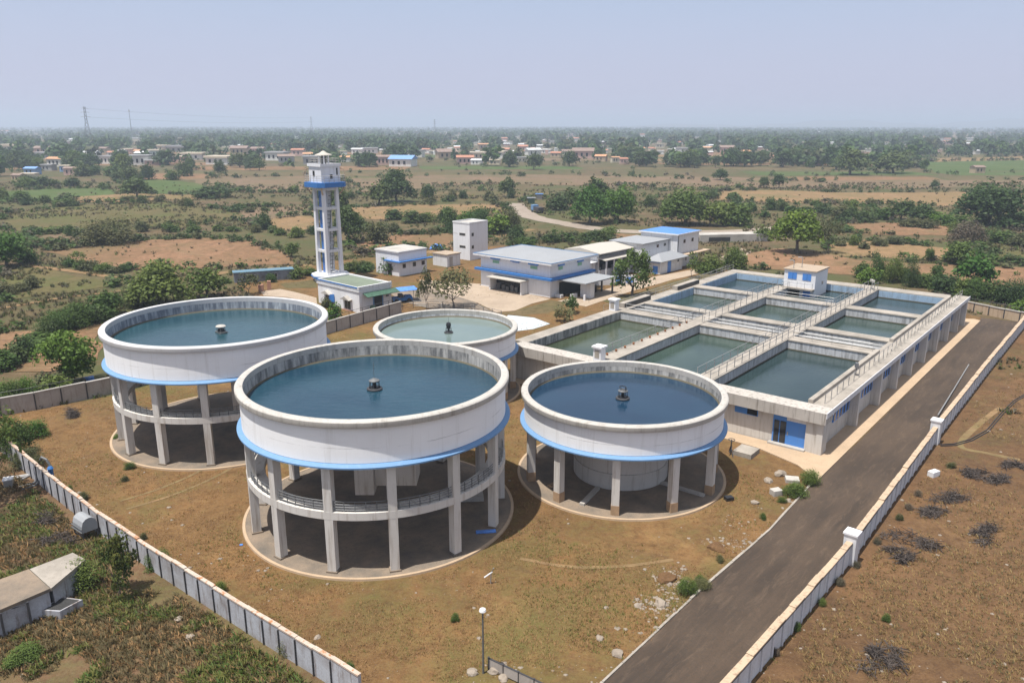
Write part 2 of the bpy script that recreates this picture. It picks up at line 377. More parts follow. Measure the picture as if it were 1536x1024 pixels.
def np_mesh(name, V, Fq, mats, mi=None, smooth=False):
    """V (n,3), Fq (m,k) with equal corner count"""
    me = bpy.data.meshes.new(name); k = Fq.shape[1]
    me.vertices.add(len(V)); me.vertices.foreach_set('co', np.ascontiguousarray(V, np.float32).ravel())
    me.loops.add(Fq.size); me.loops.foreach_set('vertex_index', np.ascontiguousarray(Fq, np.int32).ravel())
    me.polygons.add(len(Fq)); me.polygons.foreach_set('loop_start', np.arange(0, Fq.size, k, dtype=np.int32))
    for m in mats: me.materials.append(m)
    if mi is not None: me.polygons.foreach_set('material_index', np.ascontiguousarray(mi, np.int32))
    me.update(calc_edges=True); me.validate()
    return me
def sheet(name, pts, z, mat, jitter=0.0, sub=3.0):
    """a flat polygon laid on the ground; its edge is broken up a little so it is not ruler straight"""
    out = []; rr = random.Random(len(pts)*7+int(abs(pts[0][0])*10))
    for i, a in enumerate(pts):
        b = pts[(i+1) % len(pts)]; a = Vector(a[:2]); b = Vector(b[:2]); n = max(1, int((b-a).length/sub)) if jitter else 1
        t = (b-a).normalized(); nn = Vector((-t.y, t.x))
        for k in range(n):
            q = a.lerp(b, k/n)+(nn*rr.uniform(-jitter, jitter) if jitter else Vector((0, 0))); out.append((q.x, q.y))
    ar = sum(out[i][0]*out[(i+1)%len(out)][1]-out[(i+1)%len(out)][0]*out[i][1] for i in range(len(out)))
    if ar < 0: out = out[::-1]
    mb = MB(); mb.add([(x, y, z) for x, y in out], [tuple(range(len(out)))])
    o = struct(name, mb, mat)
    import bmesh
    bm = bmesh.new(); bm.from_mesh(o.data); bmesh.ops.triangulate(bm, faces=bm.faces[:], ngon_method='EAR_CLIP'); bm.to_mesh(o.data); bm.free()
    return o
def pxsheet(name, pp, z, mat, jitter=0.0, sub=3.0): return sheet(name, [at(*p) for p in pp], z, mat, jitter, sub)

# ================================================================== SETTING
mb = MB(); g_ = 14000.0
mb.add([(-g_, -300, 0), (g_, -300, 0), (g_, g_, 0), (-g_, g_, 0)], [(0, 1, 2, 3)]); struct('ground', mb, M['ground'])
# reddish scrub on the outer side of the road wall, weedy strip outside the stained wall
sheet('scrubland', [(8.9, 28.4), (20.1, 41.75), (34.6, 60.3), (65.4, 97.5), (82, 117.5), (130, 108), (110, 20), (40, 5), (8, 10)], .045, M['scrub'], .06, 4)
sheet('weedy_ground', [(-6.8, 29.95), (-8.3, 31.05), (-12.4, 34.15), (-17.0, 37.75), (-21.2, 41.05), (-26.2, 45.15), (-32.3, 50.55), (-38.6, 56.35), (-46, 63), (-75, 55), (-60, 20), (-5, 18), (-4, 27)], .045, M['weedy'], .06, 4)
COMP = [(9.4, 28.6), (20.2, 41.6), (34.6, 60.4), (65.6, 97.4), (60, 116), (32, 150), (-2, 170), (-34, 150), (-46, 128), (-24, 93.5), (-38.5, 72), (-47.5, 65), (-38.5, 56.5), (-26.1, 45.2), (-16.9, 37.7), (-8.2, 31.0), (-4, 26), (8, 24)]
sheet('compound_ground', COMP, .035, M['compound'])
# road with a thin kerb line on the compound side
ROADL = [(1.5, 27.0), (4.3, 31.3), (11.0, 39.3), (16.6, 45.6), (22.2, 52.9), (28.2, 59.9), (60.4, 99.4), (63.6, 103.6)]
ROADR = [(7.0, 26.5), (10.6, 31.3), (20.0, 42.1), (34.6, 60.5), (65.2, 97.3), (68, 101)]
sheet('road', ROADL+ROADR[::-1], .055, M['asphalt'])
mb = MB()
kl = [Vector((*p, 0)) for p in ROADL[:5]]
for a, b in zip(kl, kl[1:]):
    n_ = max(2, int((b-a).length/1.6))
    for i in range(n_):
        p = a.lerp(b, i/n_); q = a.lerp(b, (i+.985)/n_); t = (q-p).normalized(); s = Vector((-t.y, t.x, 0))
        w = .13+random.uniform(-.02, .03); h = .12+random.uniform(-.02, .02)
        mb.prism([(p.x, p.y), (q.x, q.y), (q.x+s.x*w, q.y+s.y*w), (p.x+s.x*w, p.y+s.y*w)], .0, h)
tag(mb.build('road_kerb', M['walk']), kind='structure')

# basin frame: X runs away along the long side, Y to the left
BO, BA = Vector((24.06, 57.66, 0)), R_(50.73)
BU, BV = Vector((math.cos(BA), math.sin(BA), 0)), Vector((-math.sin(BA), math.cos(BA), 0))
def bw(x, y, z=0): p = BO+BU*x+BV*y; return Vector((p.x, p.y, z))
mb = MB()
mb.prism([bw(*p)[:2] for p in ((-4.7, -1.7), (58.5, -1.75), (59.0, -.9), (58.0, .5), (55.5, 2), (.2, 2), (.2, 31), (-1.0, 31), (-1.35, 9), (-1.6, 4.2), (-2.9, .4))], 0, .12)
struct('apron', mb, M['apron'])
# paved yard and paths among the buildings
pxsheet('yard_paving', [(690, 424), (722, 426), (826, 449), (800, 456), (772, 466), (742, 469), (716, 455), (640, 432), (628, 420)], .06, M['path'], .25, 3)
pxsheet('entrance_path', [(586, 441), (640, 431), (716, 455), (742, 469), (700, 477), (640, 462), (600, 452)], .075, M['slab'], .2, 3)
pxsheet('inner_road', [(838, 452), (905, 436), (960, 420), (1060, 401), (1085, 385), (1110, 372), (1128, 378), (1100, 397), (1010, 420), (950, 436), (905, 452), (880, 460)], .06, M['path'], .25, 3)
pxsheet('pale_ground', [(755, 487), (762, 473), (800, 477), (824, 486), (800, 494), (776, 497)], .065, M['pale_sheet'], .15, 2)
pxsheet('tan_path', [(390, 437), (420, 434), (476, 447), (476, 456), (430, 447), (395, 444)], .06, M['path'], .3, 3)
for pp in ([(742, 470), (772, 467), (826, 451), (850, 455), (822, 470), (775, 474)], [(905, 452), (960, 438), (1010, 423), (1060, 409), (1085, 404), (1060, 420), (1000, 440), (930, 460)], [(640, 433), (700, 446), (690, 452), (634, 441)], [(420, 426), (470, 420), (476, 432), (430, 432)]):
    pxsheet('lawn', pp, .055, F['dull'], .3, 2)
# far country road and tracks
def strip(name, pp, w, z, mat):
    P = [at(*p) for p in pp]; Q = []
    for i in range(len(P)-1):                       # Catmull-Rom smoothing
        p0, p1, p2, p3 = P[max(0, i-1)], P[i], P[i+1], P[min(len(P)-1, i+2)]
        for k in range(6):
            t = k/6; Q.append(.5*((2*p1)+(p2-p0)*t+(2*p0-5*p1+4*p2-p3)*t*t+(3*p1-p0-3*p2+p3)*t**3))
    Q.append(P[-1]); L, Rr = [], []
    for i, q in enumerate(Q):
        d = (Q[min(i+1, len(Q)-1)]-Q[max(i-1, 0)]).normalized(); s = Vector((-d.y, d.x, 0))
        ww = w*(1+random.uniform(-.1, .1))/2; L.append(q+s*ww); Rr.append(q-s*ww)
    mb = MB(); n = len(Q)
    mb.add([(p.x, p.y, z) for p in L]+[(p.x, p.y, z) for p in Rr], [(n+i, n+i+1, i+1, i) for i in range(n-1)])
    return struct(name, mb, mat)
strip('country_road', [(772, 305), (778, 314), (800, 326), (850, 336), (900, 344), (960, 348), (1040, 348), (1110, 347), (1180, 341)], 6.0, .06, M['country'])
strip('dirt_track', [(20, 396), (70, 402), (130, 410), (190, 420), (240, 430)], 1.6, .06, F['tan'])
strip('dirt_track', [(-30, 468), (40, 456), (100, 446), (170, 438), (230, 428)], 1.2, .06, F['tan'])
strip('dirt_track', [(640, 380), (690, 366), (760, 352), (800, 344)], 2.5, .06, F['tan'])
strip('dirt_track', [(1530, 690), (1480, 680), (1440, 668), (1470, 635), (1500, 612)], .5, .05, F['tan'])
strip('dirt_track', [(230, 425), (330, 410), (440, 400), (470, 398)], 2.5, .06, F['tan'])
for pp, w in (([(330, 690), (290, 712), (235, 735), (180, 752)], .25), ([(352, 700), (310, 722), (250, 746), (190, 764)], .25), ([(1010, 840), (930, 850), (850, 850), (780, 838)], .3)):
    strip('dirt_track', pp, w, .05, F['tan'])
# fields of their own colour, as the photo shows them
FIELDS = [('ploughed_field', 'plough', [(68, 378), (190, 362), (300, 357), (372, 362), (425, 382), (440, 396), (330, 402), (200, 404), (110, 392)]),
 ('pasture_field', 'olive', [(0, 322), (110, 308), (260, 304), (330, 312), (380, 326), (260, 342), (100, 348), (0, 345)]),
 ('pasture_field', 'olive', [(0, 402), (60, 404), (190, 424), (120, 438), (0, 452)]),
 ('crop_field', 'green', [(185, 271), (250, 270), (345, 280), (372, 286), (300, 291), (215, 290)]),
 ('crop_field', 'green', [(0, 288), (60, 284), (160, 282), (170, 292), (80, 302), (0, 304)]),
 ('fallow_field', 'plough', [(170, 266), (220, 260), (310, 261), (330, 268), (190, 270)]),
 ('fallow_field', 'grey', [(290, 269), (470, 263), (470, 288), (380, 290), (300, 277)]),
 ('stubble_field', 'tan', [(98, 296), (190, 291), (300, 293), (300, 299), (200, 302), (110, 304)]),
 ('fallow_field', 'grey', [(360, 312), (470, 308), (470, 346), (400, 346), (370, 330)]),
 ('stubble_field', 'tan', [(366, 332), (470, 322), (470, 345), (390, 344)]),
 ('stubble_field', 'tan', [(515, 312), (620, 308), (740, 306), (770, 314), (700, 322), (560, 330), (520, 326)]),
 ('fallow_field', 'grey', [(520, 268), (700, 262), (900, 264), (1060, 270), (1055, 280), (900, 278), (700, 276), (540, 292)]),
 ('fallow_field', 'grey', [(780, 262), (1100, 266), (1240, 272), (1200, 279), (900, 277), (790, 274)]),
 ('pasture_field', 'dull', [(640, 288), (800, 286), (860, 292), (780, 302), (660, 302)]),
 ('fallow_field', 'plough', [(520, 368), (600, 352), (690, 350), (690, 376), (600, 372), (540, 384)]),
 ('fallow_field', 'plough', [(840, 362), (905, 350), (960, 352), (950, 362), (880, 364)]),
 ('stubble_field', 'tan', [(1075, 286), (1160, 286), (1260, 289), (1450, 288), (1536, 290), (1560, 296), (1420, 310), (1320, 306), (1200, 305), (1070, 300)]),
 ('fallow_field', 'grey', [(1090, 272), (1300, 270), (1560, 270), (1560, 280), (1330, 283), (1110, 282)]),
 ('pasture_field', 'dull', [(1100, 306), (1330, 310), (1540, 314), (1536, 324), (1300, 318), (1110, 314)]),
 ('crop_field', 'green', [(1180, 234), (1260, 232), (1380, 240), (1360, 246), (1220, 244)]),
 ('crop_field', 'green', [(1360, 243), (1540, 240), (1560, 256), (1400, 258)]),
 ('stubble_field', 'tan', [(1390, 238), (1560, 234), (1560, 240), (1400, 243)]),
 ('fallow_field', 'plough', [(1260, 334), (1450, 336), (1450, 354), (1300, 352), (1260, 346)]),
 ('stubble_field', 'tan', [(1240, 366), (1290, 360), (1430, 372), (1480, 380), (1430, 392), (1300, 386), (1240, 384)]),
 ('fallow_field', 'plough', [(1090, 386), (1180, 372), (1290, 390), (1420, 398), (1560, 402), (1560, 440), (1400, 428), (1300, 412), (1250, 410), (1120, 400)]),
 ('pasture_field', 'olive', [(1460, 360), (1560, 356), (1560, 396), (1490, 392)]),
 ('fallow_field', 'plough', [(0, 500), (60, 494), (140, 478), (220, 462), (230, 480), (150, 500), (148, 540), (70, 560), (0, 556)]),
 ('pasture_field', 'dull', [(60, 348), (170, 352), (160, 362), (40, 372), (30, 360)]),
 ('fallow_field', 'grey', [(40, 352), (130, 350), (140, 364), (45, 372)]),
]
for i, (nm, mt, pp) in enumerate(FIELDS):
    D = at(*pp[0]).y; pxsheet(nm, pp, .045+.0004*i, F[mt], min(2.5, D*.008), max(3, D*.03))
# patchwork of smaller fields out to the village and beyond (each its own soil and crop)
rr = random.Random(5)
for D0, D1, nrow in ((330, 900, 9), (900, 3200, 9)):
    rows = [D0*(D1/D0)**(i/nrow) for i in range(nrow+1)]
    for a, b in zip(rows, rows[1:]):
        x = -b*.75
        while x < b*.75:
            w = rr.uniform(.12, .4)*a
            if rr.random() < .6:
                m_ = rr.choice(['plough', 'tan', 'grey', 'grey', 'olive', 'green', 'dull', 'dull', 'dull'])
                y0, y1 = a+rr.uniform(0, .25)*(b-a), a+rr.uniform(.6, .95)*(b-a); sk = rr.uniform(-.1, .1)*w
                sheet({'plough': 'fallow_field', 'tan': 'stubble_field', 'grey': 'fallow_field', 'olive': 'pasture_field', 'green': 'crop_field', 'dull': 'pasture_field'}[m_],
                      [(x, y0+rr.uniform(-3, 3)), (x+w*.94, y0+rr.uniform(-3, 3)), (x+w*.94+sk, y1), (x+sk, y1+rr.uniform(-3, 3))], rr.uniform(.004, .034), F[m_], a*.006, a*.03)
            x += w
# low ridge beyond the plain
mb = MB(); n_ = 60; vs = []
for i in range(n_+1):
    x = 1000+i*130; h = 0 if i in (0, n_) else 85*math.sin(math.pi*i/n_)**.6*(.7+.3*math.sin(i*.45)+.12*math.sin(i*1.7))
    vs += [(x, 7600, -1), (x, 8200, h), (x, 9000, -1)]
fs = []
for i in range(n_): fs += [(3*i, 3*i+3, 3*i+4, 3*i+1), (3*i+1, 3*i+4, 3*i+5, 3*i+2)]
mb.add(vs, fs); struct('hills', mb, F['dull'])

# ------------------------------------------------------------------ sky, sun, air, camera
SUN_EL, SUN_SH = R_(73), R_(38)                      # elevation; direction the shadows run, from +X towards +Y
sx, sy = -math.cos(SUN_SH), -math.sin(SUN_SH)
wd = bpy.data.worlds.new('World'); SC.world = wd; wd.use_nodes = True; nt = wd.node_tree
bg = nt.nodes['Background']; sky = nt.nodes.new('ShaderNodeTexSky'); sky.sky_type = 'NISHITA'
sky.sun_disc = False; sky.sun_elevation = SUN_EL; sky.sun_rotation = math.atan2(sx, sy)
sky.air_density = 1.0; sky.dust_density = 6.0; sky.ozone_density = 3.0; sky.altitude = 300
# summer haze: the sky's own colour is milky, paler lilac low down
tcw = nt.nodes.new('ShaderNodeTexCoord'); spw = nt.nodes.new('ShaderNodeSeparateXYZ'); nt.links.new(tcw.outputs['Generated'], spw.inputs[0])
low = mixc(nt, ramp(nt, spw.outputs[2], .0, .15), (10.6, 10.2, 13.2), (7.7, 9.2, 12.3))
tint = mixc(nt, .62, sky.outputs[0], mixc(nt, ramp(nt, spw.outputs[2], .2, .6), low, (8.6, 8.9, 10.0)))
nt.links.new(tint, bg.inputs['Color']); bg.inputs['Strength'].default_value = .063
sl = bpy.data.lights.new('sun', 'SUN'); sl.energy = 4.9; sl.angle = R_(.55); sl.color = (1, .95, .87)
so = bpy.data.objects.new('sun', sl); COL.objects.link(so)
so.rotation_euler = Vector((-sx*math.cos(SUN_EL), -sy*math.cos(SUN_EL), -math.sin(SUN_EL))).to_track_quat('-Z', 'Y').to_euler()
hm = bpy.data.materials.new('hazy_air'); hm.use_nodes = True; hn = hm.node_tree; hn.nodes.clear()
ho = hn.nodes.new('ShaderNodeOutputMaterial'); pv = hn.nodes.new('ShaderNodeVolumePrincipled')
pv.inputs['Color'].default_value = (.73, .845, 1, 1); pv.inputs['Density'].default_value = .00036; pv.inputs['Anisotropy'].default_value = .15
hn.links.new(pv.outputs[0], ho.inputs['Volume'])
mb = MB().box((-13000, -290, -2.5), (13000, 13500, 100)); tag(mb.build('haze', hm), kind='stuff')
cd = bpy.data.cameras.new('camera'); cam = bpy.data.objects.new('camera', cd); COL.objects.link(cam)
cam.location = (0, 0, CAM_H); cam.rotation_euler = (math.pi/2-CAM_P, 0, 0)
cd.sensor_width = 36; cd.lens = 36*CAM_F/1536; cd.clip_start = .5; cd.clip_end = 30000
SC.camera = cam
vs_ = SC.view_settings; vs_.view_transform = 'Standard'; vs_.look = 'None'; vs_.exposure = .46; vs_.gamma = 1
SC.render.engine = 'CYCLES'
cy = SC.cycles; cy.use_denoising = True; cy.max_bounces = 6; cy.diffuse_bounces = 3; cy.glossy_bounces = 3; cy.transmission_bounces = 2; cy.transparent_max_bounces = 4; cy.volume_bounces = 0

# ================================================================== ROUND TANKS
def col_fill(vis, n):
    """column bearings: the ones seen, then the rest spaced evenly round the back"""
    gap = 360-(vis[-1]-vis[0]); m = n-len(vis)
    return list(vis)+[vis[-1]+gap*(k+1)/(m+1) for k in range(m)]
def tank(label, c, R, zt, zb, rs, cols, wz, water, rimm, lin, two, rc):
    root = thing('water_tank', label, 'water tank', (c[0], c[1], 0), 0, 'raised round water tanks of the plant')
    MB().lathe([(R-.45, zb+.28), (R-.24, zb+.28), (R-.24, zt-.38), (R-.45, zt-.38)], 144).build('shell', tank_paint('tank_shell_paint', (.83, .835, .85), zb+(zt-zb)*.42), root, True)
    MB().lathe([(R-.5, zt-.42), (R-.02, zt-.42), (R, zt-.36), (R, zt-.1), (R-.06, zt-.02), (R-.12, zt), (R-.4, zt), (R-.5, zt-.03)], 144).build('rim', rimm, root, True)
    MB().lathe([(R-.62, zb+.3), (R-.452, zb+.3), (R-.452, zt-.43), (R-.5, zt-.43)], 144).build('lining', lin, root, True)
    MB().lathe([(R-.5, zb+.26), (R-.4, zb-.0), (R-.02, zb-.0), (R+.07, zb+.04), (R+.07, zb+.13), (R-.14, zb+.22), (R-.23, zb+.26)], 144).build('blue_band', M['skyblue'], root, True)
    MB().lathe([(R-.66, wz-.06), (R-.5, wz-.06), (R-.49, wz+.04), (R-.5, wz+.13), (R-.53, wz+.1)], 144).build('tide_line', M['tide'], root, True)
    MB().drum(R-.3, zb+.0, R-.3, zb+.24, 96).build('tank_floor', M['concrete'], root)
    MB().disc(R-.52, wz, 144).build('water', water, root)
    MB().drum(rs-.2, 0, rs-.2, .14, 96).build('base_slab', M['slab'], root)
    MB().lathe([(rs-.2, 0), (rs, 0), (rs-.02, .16), (rs-.2, .16)], 96).build('slab_kerb', M['apron'], root, True)
    for a in cols:
        a = R_(a); p = (rc*math.cos(a), rc*math.sin(a), .14)
        cb = MB().obox((p[0], p[1], .14), (.52, .52, zb-.13), a)
        co = cb.build('column', M['column'], root)
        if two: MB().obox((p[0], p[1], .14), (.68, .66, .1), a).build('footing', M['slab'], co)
        else: MB().obox((p[0], p[1], .14), (.56, .56, .7), a).build('footing', M['footing'], co)
    if two:
        MB().lathe([(rc-.85, 3.62), (rc+.27, 3.55), (rc+.27, 4.02), (rc-.85, 4.02)], 96).build('ring_walkway', M['column'], root, True)
        ry = [(math.cos(k*math.pi/42)*(rc+.1), math.sin(k*math.pi/42)*(rc+.1), 4.02) for k in range(84)]
        MB().railing(ry, .62, 1.0, .024, (1, .72, .45, .2), .03, True).build('railing', M['greysteel'], root)
    return root
T1c, T2c, T3c, T4c = (-24.59, 63.94), (-8.92, 48.86), (-6.4, 73.8), (8.15, 54.6)
t1 = tank('large white tank on tall columns with a sooty blue-grey inner wall, beside the panel fence', T1c, 8.98, 9.63, 6.74, 9.3,
     col_fill([-157.3, -131.4, -104.7, -79.4, -53.5, -27.5], 14), 8.47, M['water_teal'], M['rim_white'], M['lining_blue'], True, 8.35)
t2 = tank('large foremost white tank on tall columns with a weathered grey-brown rim', T2c, 8.72, 9.65, 6.8, 9.05,
     col_fill([-154.7, -127.3, -100.5, -75.4, -48.0, -19.9, 8.5], 13), 8.46, M['water_blue'], M['rim_grey'], M['lining'], True, 8.2)
t3 = tank('smaller white tank holding milky pale water, touching the basin wall', T3c, 6.97, 6.6, 4.2, 7.3,
     col_fill([-160, -128, -96, -64, -30, 2], 11), 5.84, M['water_pale'], M['rim_grey'], M['lining_pale'], False, 6.5)
t4 = tank('low white tank of dark navy water above a concrete drum, in front of the basins', T4c, 7.48, 6.6, 4.2, 7.75,
     col_fill([-166.5, -134.9, -100.4, -67.7, -33.5], 11), 5.7, M['water_navy'], M['rim_grey'], M['lining'], False, 6.95)
# the round drum standing under the low tank, the ducts hung under the tall ones
mb = MB().lathe([(0, .13), (3.45, .13), (3.5, .2), (3.5, 1.35), (3.4, 1.37), (3.4, 4.25), (0, 4.25)], 72, closed=False); mb.build('drum', M['basinwall'], t4, True)
for root, ox in ((t2, .3), (t1, 3.2)):
    d = MB().box((ox, -3.4, 3.3), (ox+2.6, -1.4, 6.85)).box((ox-1.2, -3.9, 2.9), (ox-.02, -2.2, 6.85)); d.build('outlet_duct', M['column'], root)
for root, sgn in ((t4, 1),):
    MB().obox((-2.7, -4.4, .141), (2.9, .35, .16), R_(62)).build('floor_curb', M['concrete'], root); MB().obox((3.9, -3.2, .141), (3.6, .35, .16), R_(-38)).build('floor_curb', M['concrete'], root)

# floating aerators
def aerator(label, p, s, kind):
    root = thing('floating_aerator', label, 'aerator', (p[0], p[1], p[2]), random.uniform(0, 3), 'floating aerators on the tanks')
    def tor(R, r, z, n=28): return [((R)*math.cos(k*2*math.pi/n), R*math.sin(k*2*math.pi/n), z) for k in range(n)], r
    if kind != 'boat':
        q, r = tor(.42*s, .1*s, .06); MB().tube(q, r, 8, closed=True).build('float_ring', M['darksteel'], root, True)
        MB().drum(.36*s, -.1, .3*s, .2*s, 20).drum(.14*s, .2*s, .12*s, .55*s, 16).build('motor', M['black'], root, True)
        l = MB()
        for k in range(6):
            a = k*math.pi/3; l.tube([(.36*s*math.cos(a), .36*s*math.sin(a), .12*s), (.3*s*math.cos(a), .3*s*math.sin(a), .62*s)], .022*s, 5)
        l.build('stay', M['darksteel'], root)
        if kind == 'tall': MB().drum(.2*s, .5*s, .3*s, .95*s, 16).drum(.3*s, .95*s, .22*s, 1.2*s, 16).build('hood', M['black'], root, True)
        else: MB().lathe([(0, .8*s), (.14*s, .76*s), (.36*s, .64*s), (.36*s, .58*s), (0, .6*s)], 24, closed=False).build('hood', M['greysteel'], root, True)
        if kind in ('mast', 'tall'): MB().tube([(0, 0, .6*s), (0, 0, 1.9*s)], .018*s, 5).build('mast', M['greysteel'], root)
        if kind == 'tilt':
            MB().tube([(.25*s*math.cos(k*.35), .25*s*math.sin(k*.35), .86*s+.06*math.cos(k*.35)) for k in range(18)], .03*s, 6, closed=True).tube([(-.3*s, 0, .3*s), (-.26*s, 0, .95*s)], .025*s, 5).build('guard_ring', M['black'], root)
    else:
        MB().prism([(-.5*s, -.32*s), (.5*s, -.32*s), (.58*s, 0), (.5*s, .32*s), (-.5*s, .32*s), (-.58*s, 0)], -.05, .14*s).build('float_ring', M['greysteel'], root)
        MB().drum(.32*s, .14*s, .26*s, .4*s, 16).build('motor', M['black'], root, True)
        l = MB()
        for x in (-.36, .36):
            for y in (-.22, .22): l.tube([(x*s, y*s, .14*s), (x*s*.85, y*s*.85, .62*s)], .03*s, 5)
        l.build('stay', M['greysteel'], root)
        MB().lathe([(0, .74*s), (.34*s, .68*s), (.44*s, .6*s), (.42*s, .56*s), (0, .58*s)], 20, closed=False).build('hood', M['concrete'], root, True)
    return root
aerator('small pale-roofed aerator floating on the teal water of the sooty-walled tank', at(332, 499, 8.47), .95, 'boat')
aerator('domed grey aerator with a thin mast floating on the foremost tank', at(562, 584, 8.46), 1.0, 'mast')
aerator('tall black-hooded aerator floating on the milky pale water', at(673, 499, 5.84), .85, 'tall')
aerator('black aerator with a ring guard floating on the dark navy water', at(934, 598, 5.7), 1.02, 'tilt')
# ================================================================== SETTLING BASINS
HB, WZ = 3.71, 2.62
basin = thing('settling_basin', 'long concrete settling basin building divided into open pools of green water, beside the asphalt road', 'settling basin', BO, BA)
m = MB()
m.box((.32, .15, 0), (55, .45, 3.36))                       # long side wall under the gallery
m.box((.28, .45, 0), (.6, 31, 2.72))                        # front wall
m.box((.3, 31.0, 0), (55, 31.3, 3.2)).box((54.7, .45, 0), (55, 31, 3.2))
m.build('wall', M['basinwall'], basin)
fa = MB().prism([(-.3, -.55), (1.45, -.55), (1.45, 30.9), (-.3, 30.9)], 2.74, HB-.012); fa.build('fascia', M['fascia'], basin)
MB().box((-.02, -.35, 0), (1.15, .13, 2.735)).box((.02, .13, 0), (.26, 1.0, 2.735)).build('corner_pier', M['basinwall'], basin)
FIN = [8.1, 14.9, 20.9, 26.6, 32.4, 38.0, 43.8, 49.4, 53.8]
for x in FIN: MB().prism([(x, -.62), (x+.5, -.62), (x+.5, .148), (x, .148)], 0, 3.345).build('buttress', M['basinwall'], basin)
MB().box((1.452, -.56, 3.35), (55.4, 1.1, HB)).build('gallery_deck', M['walk'], basin)
MB().box((-.32, -.62, 3.3), (55.5, -.562, HB+.05)).box((1.2, -.62, 3.2), (1.45, -.56, 3.3)).build('gallery_edge', M['white'], basin)
MB().box((1.452, 1.102, 1.6), (20.3, 1.5, HB+.3)).box((25.2, 1.102, 1.6), (52.6, 1.5, HB+.34)).box((20.302, 1.102, 1.6), (25.198, 1.5, HB+.02)).build('gallery_parapet', M['walk'], basin)
# main walkways between the rows of pools
MB().box((1.452, 10.0, 1.6), (53.0, 11.45, HB-.1)).box((1.452, 20.02, 1.6), (46.9, 21.6, HB-.1)).build('divider_wall', M['lining_pale'], basin)
MB().box((1.455, 9.9, HB-.098), (53.0, 11.55, HB+.02)).box((1.455, 19.92, HB-.098), (46.9, 21.7, HB+.02)).build('walkway', M['walk'], basin)
# cross walls: pool end walls, then the narrow channel, then the far pools
c = MB(); t = MB()
for y0, y1 in ((1.502, 9.998), (11.452, 20.018), (21.602, 30.3)):
    for x0, x1, d in ((19.6, 21.2, 0), (25.3, 26.8, .02), (38.6, 40.3, .02)):
        c.box((x0, y0, 1.6), (x1, y1, HB-.14)); t.box((x0-.06, y0, HB-.138), (x1+.06, y1, HB-.02+d))
c.build('cross_wall', M['lining_pale'], basin); t.build('cross_wall_cap', M['walk'], basin)
MB().box((1.452, 30.3, 1.6), (55.2, 31.9, HB-.03)).build('outer_ledge', M['walk'], basin)
MB().box((1.6, 30.24, 1.6), (19.6, 30.298, HB-.05)).box((21.2, 30.24, 1.6), (52.8, 30.298, HB-.05)).build('ledge_lining', M['lining'], basin)
MB().box((52.8, 1.602, 1.6), (55.2, 30.298, HB-.04)).build('end_wall', M['walk'], basin)
MB().box((52.73, 1.65, 1.6), (52.798, 9.9, HB-.16)).box((52.73, 11.6, 1.6), (52.798, 30.2, HB-.16)).build('end_wall_lining', M['lining_bluew'], basin)
for x0, x1 in ((26.85, 38.5), (40.4, 52.7)): MB().box((x0, 30.19, 1.6), (x1, 30.238, HB-.1)).build('blue_lining', M['lining_bluew'], basin)
# water, one sheet per pool
pools = [(1.46, 19.598, 1.502, 9.998, 'water_slate'), (1.46, 19.598, 11.452, 20.018, 'water_greenblue'), (1.46, 19.598, 21.602, 30.24, 'water_green')]
for y0, y1 in ((1.502, 9.998), (11.452, 20.018), (21.602, 30.24)):
    pools += [(21.2, 25.3, y0, y1, 'water_green'), (26.8, 38.6, y0, y1, 'water_greenblue'), (40.3, 52.73, y0, y1, 'water_slate')]
for x0, x1, y0, y1, w in pools:
    MB().add([(x0, y0, WZ), (x1, y0, WZ), (x1, y1, WZ), (x0, y1, WZ)], [(0, 1, 2, 3)]).build('water', M[w], basin)
td = MB()
for x0, x1, y0, y1, w in pools:
    e = .03
    td.box((x1-e, y0, WZ-.05), (x1-.001, y1-.01, WZ+.12)).box((x0, y1-e, WZ-.05), (x1-e-.01, y1-.001, WZ+.12))
td.build('tide_line', M['tide'], basin)
# channel pipes and launders
l = MB()
for y0, y1 in ((1.7, 9.9), (11.6, 19.9), (21.8, 30.2)):
    for k, x in enumerate((22.0, 22.9, 24.4)): l.tube([(x, y0, HB-.35), (x, y1, HB-.35)], .07, 6)
    l.box((23.5, y0, HB-.5), (23.95, y1, HB-.42))
l.build('channel_pipe', M['steel'], basin)
# railings
def lrail(name, pts, **kw): return MB().railing(pts, **kw).build(name, M['steel'], basin)
lrail('railing', [(1.7, 11.35, HB+.02), (52.8, 11.35, HB+.02)], h=.95, gap=1.7, r=.025, rails=(1, .55), pr=.035)
lrail('railing', [(1.7, 10.1, HB+.02), (30, 10.1, HB+.02), (52.8, 10.1, HB+.02)], h=.95, gap=1.7, r=.022, rails=(1, .55), pr=.035)
lrail('railing', [(2.2, 21.55, HB+.02), (46.5, 21.55, HB+.02)], h=.95, gap=1.7, r=.025, rails=(1, .55), pr=.035)
lrail('railing', [(20.5, 20.1, HB+.02), (46.5, 20.1, HB+.02)], h=.95, gap=1.7, r=.022, rails=(1, .55), pr=.035)
lrail('railing', [(20.5, 31.7, HB-.03), (54.8, 31.7, HB-.03)], h=.8, gap=2.0, r=.022, rails=(1, .5), pr=.03)
lrail('railing', [(2.0, .35, HB), (14, .35, HB), (55.2, .35, HB)], h=.8, gap=1.5, r=.02, rails=(1,), pr=.032)
lrail('railing', [(20.4, 11.7, HB), (20.4, 19.8, HB)], h=.8, gap=1.8, r=.02, rails=(1, .5))
lrail('railing', [(20.4, 21.9, HB), (20.4, 30.0, HB)], h=.8, gap=1.8, r=.02, rails=(1, .5))
lrail('railing', [(20.4, 1.8, HB), (20.4, 9.7, HB)], h=.8, gap=1.8, r=.02, rails=(1, .5))
lrail('railing', [(39.5, 11.7, HB), (39.5, 19.8, HB)], h=.8, gap=1.8, r=.02, rails=(1, .5))
br = MB()
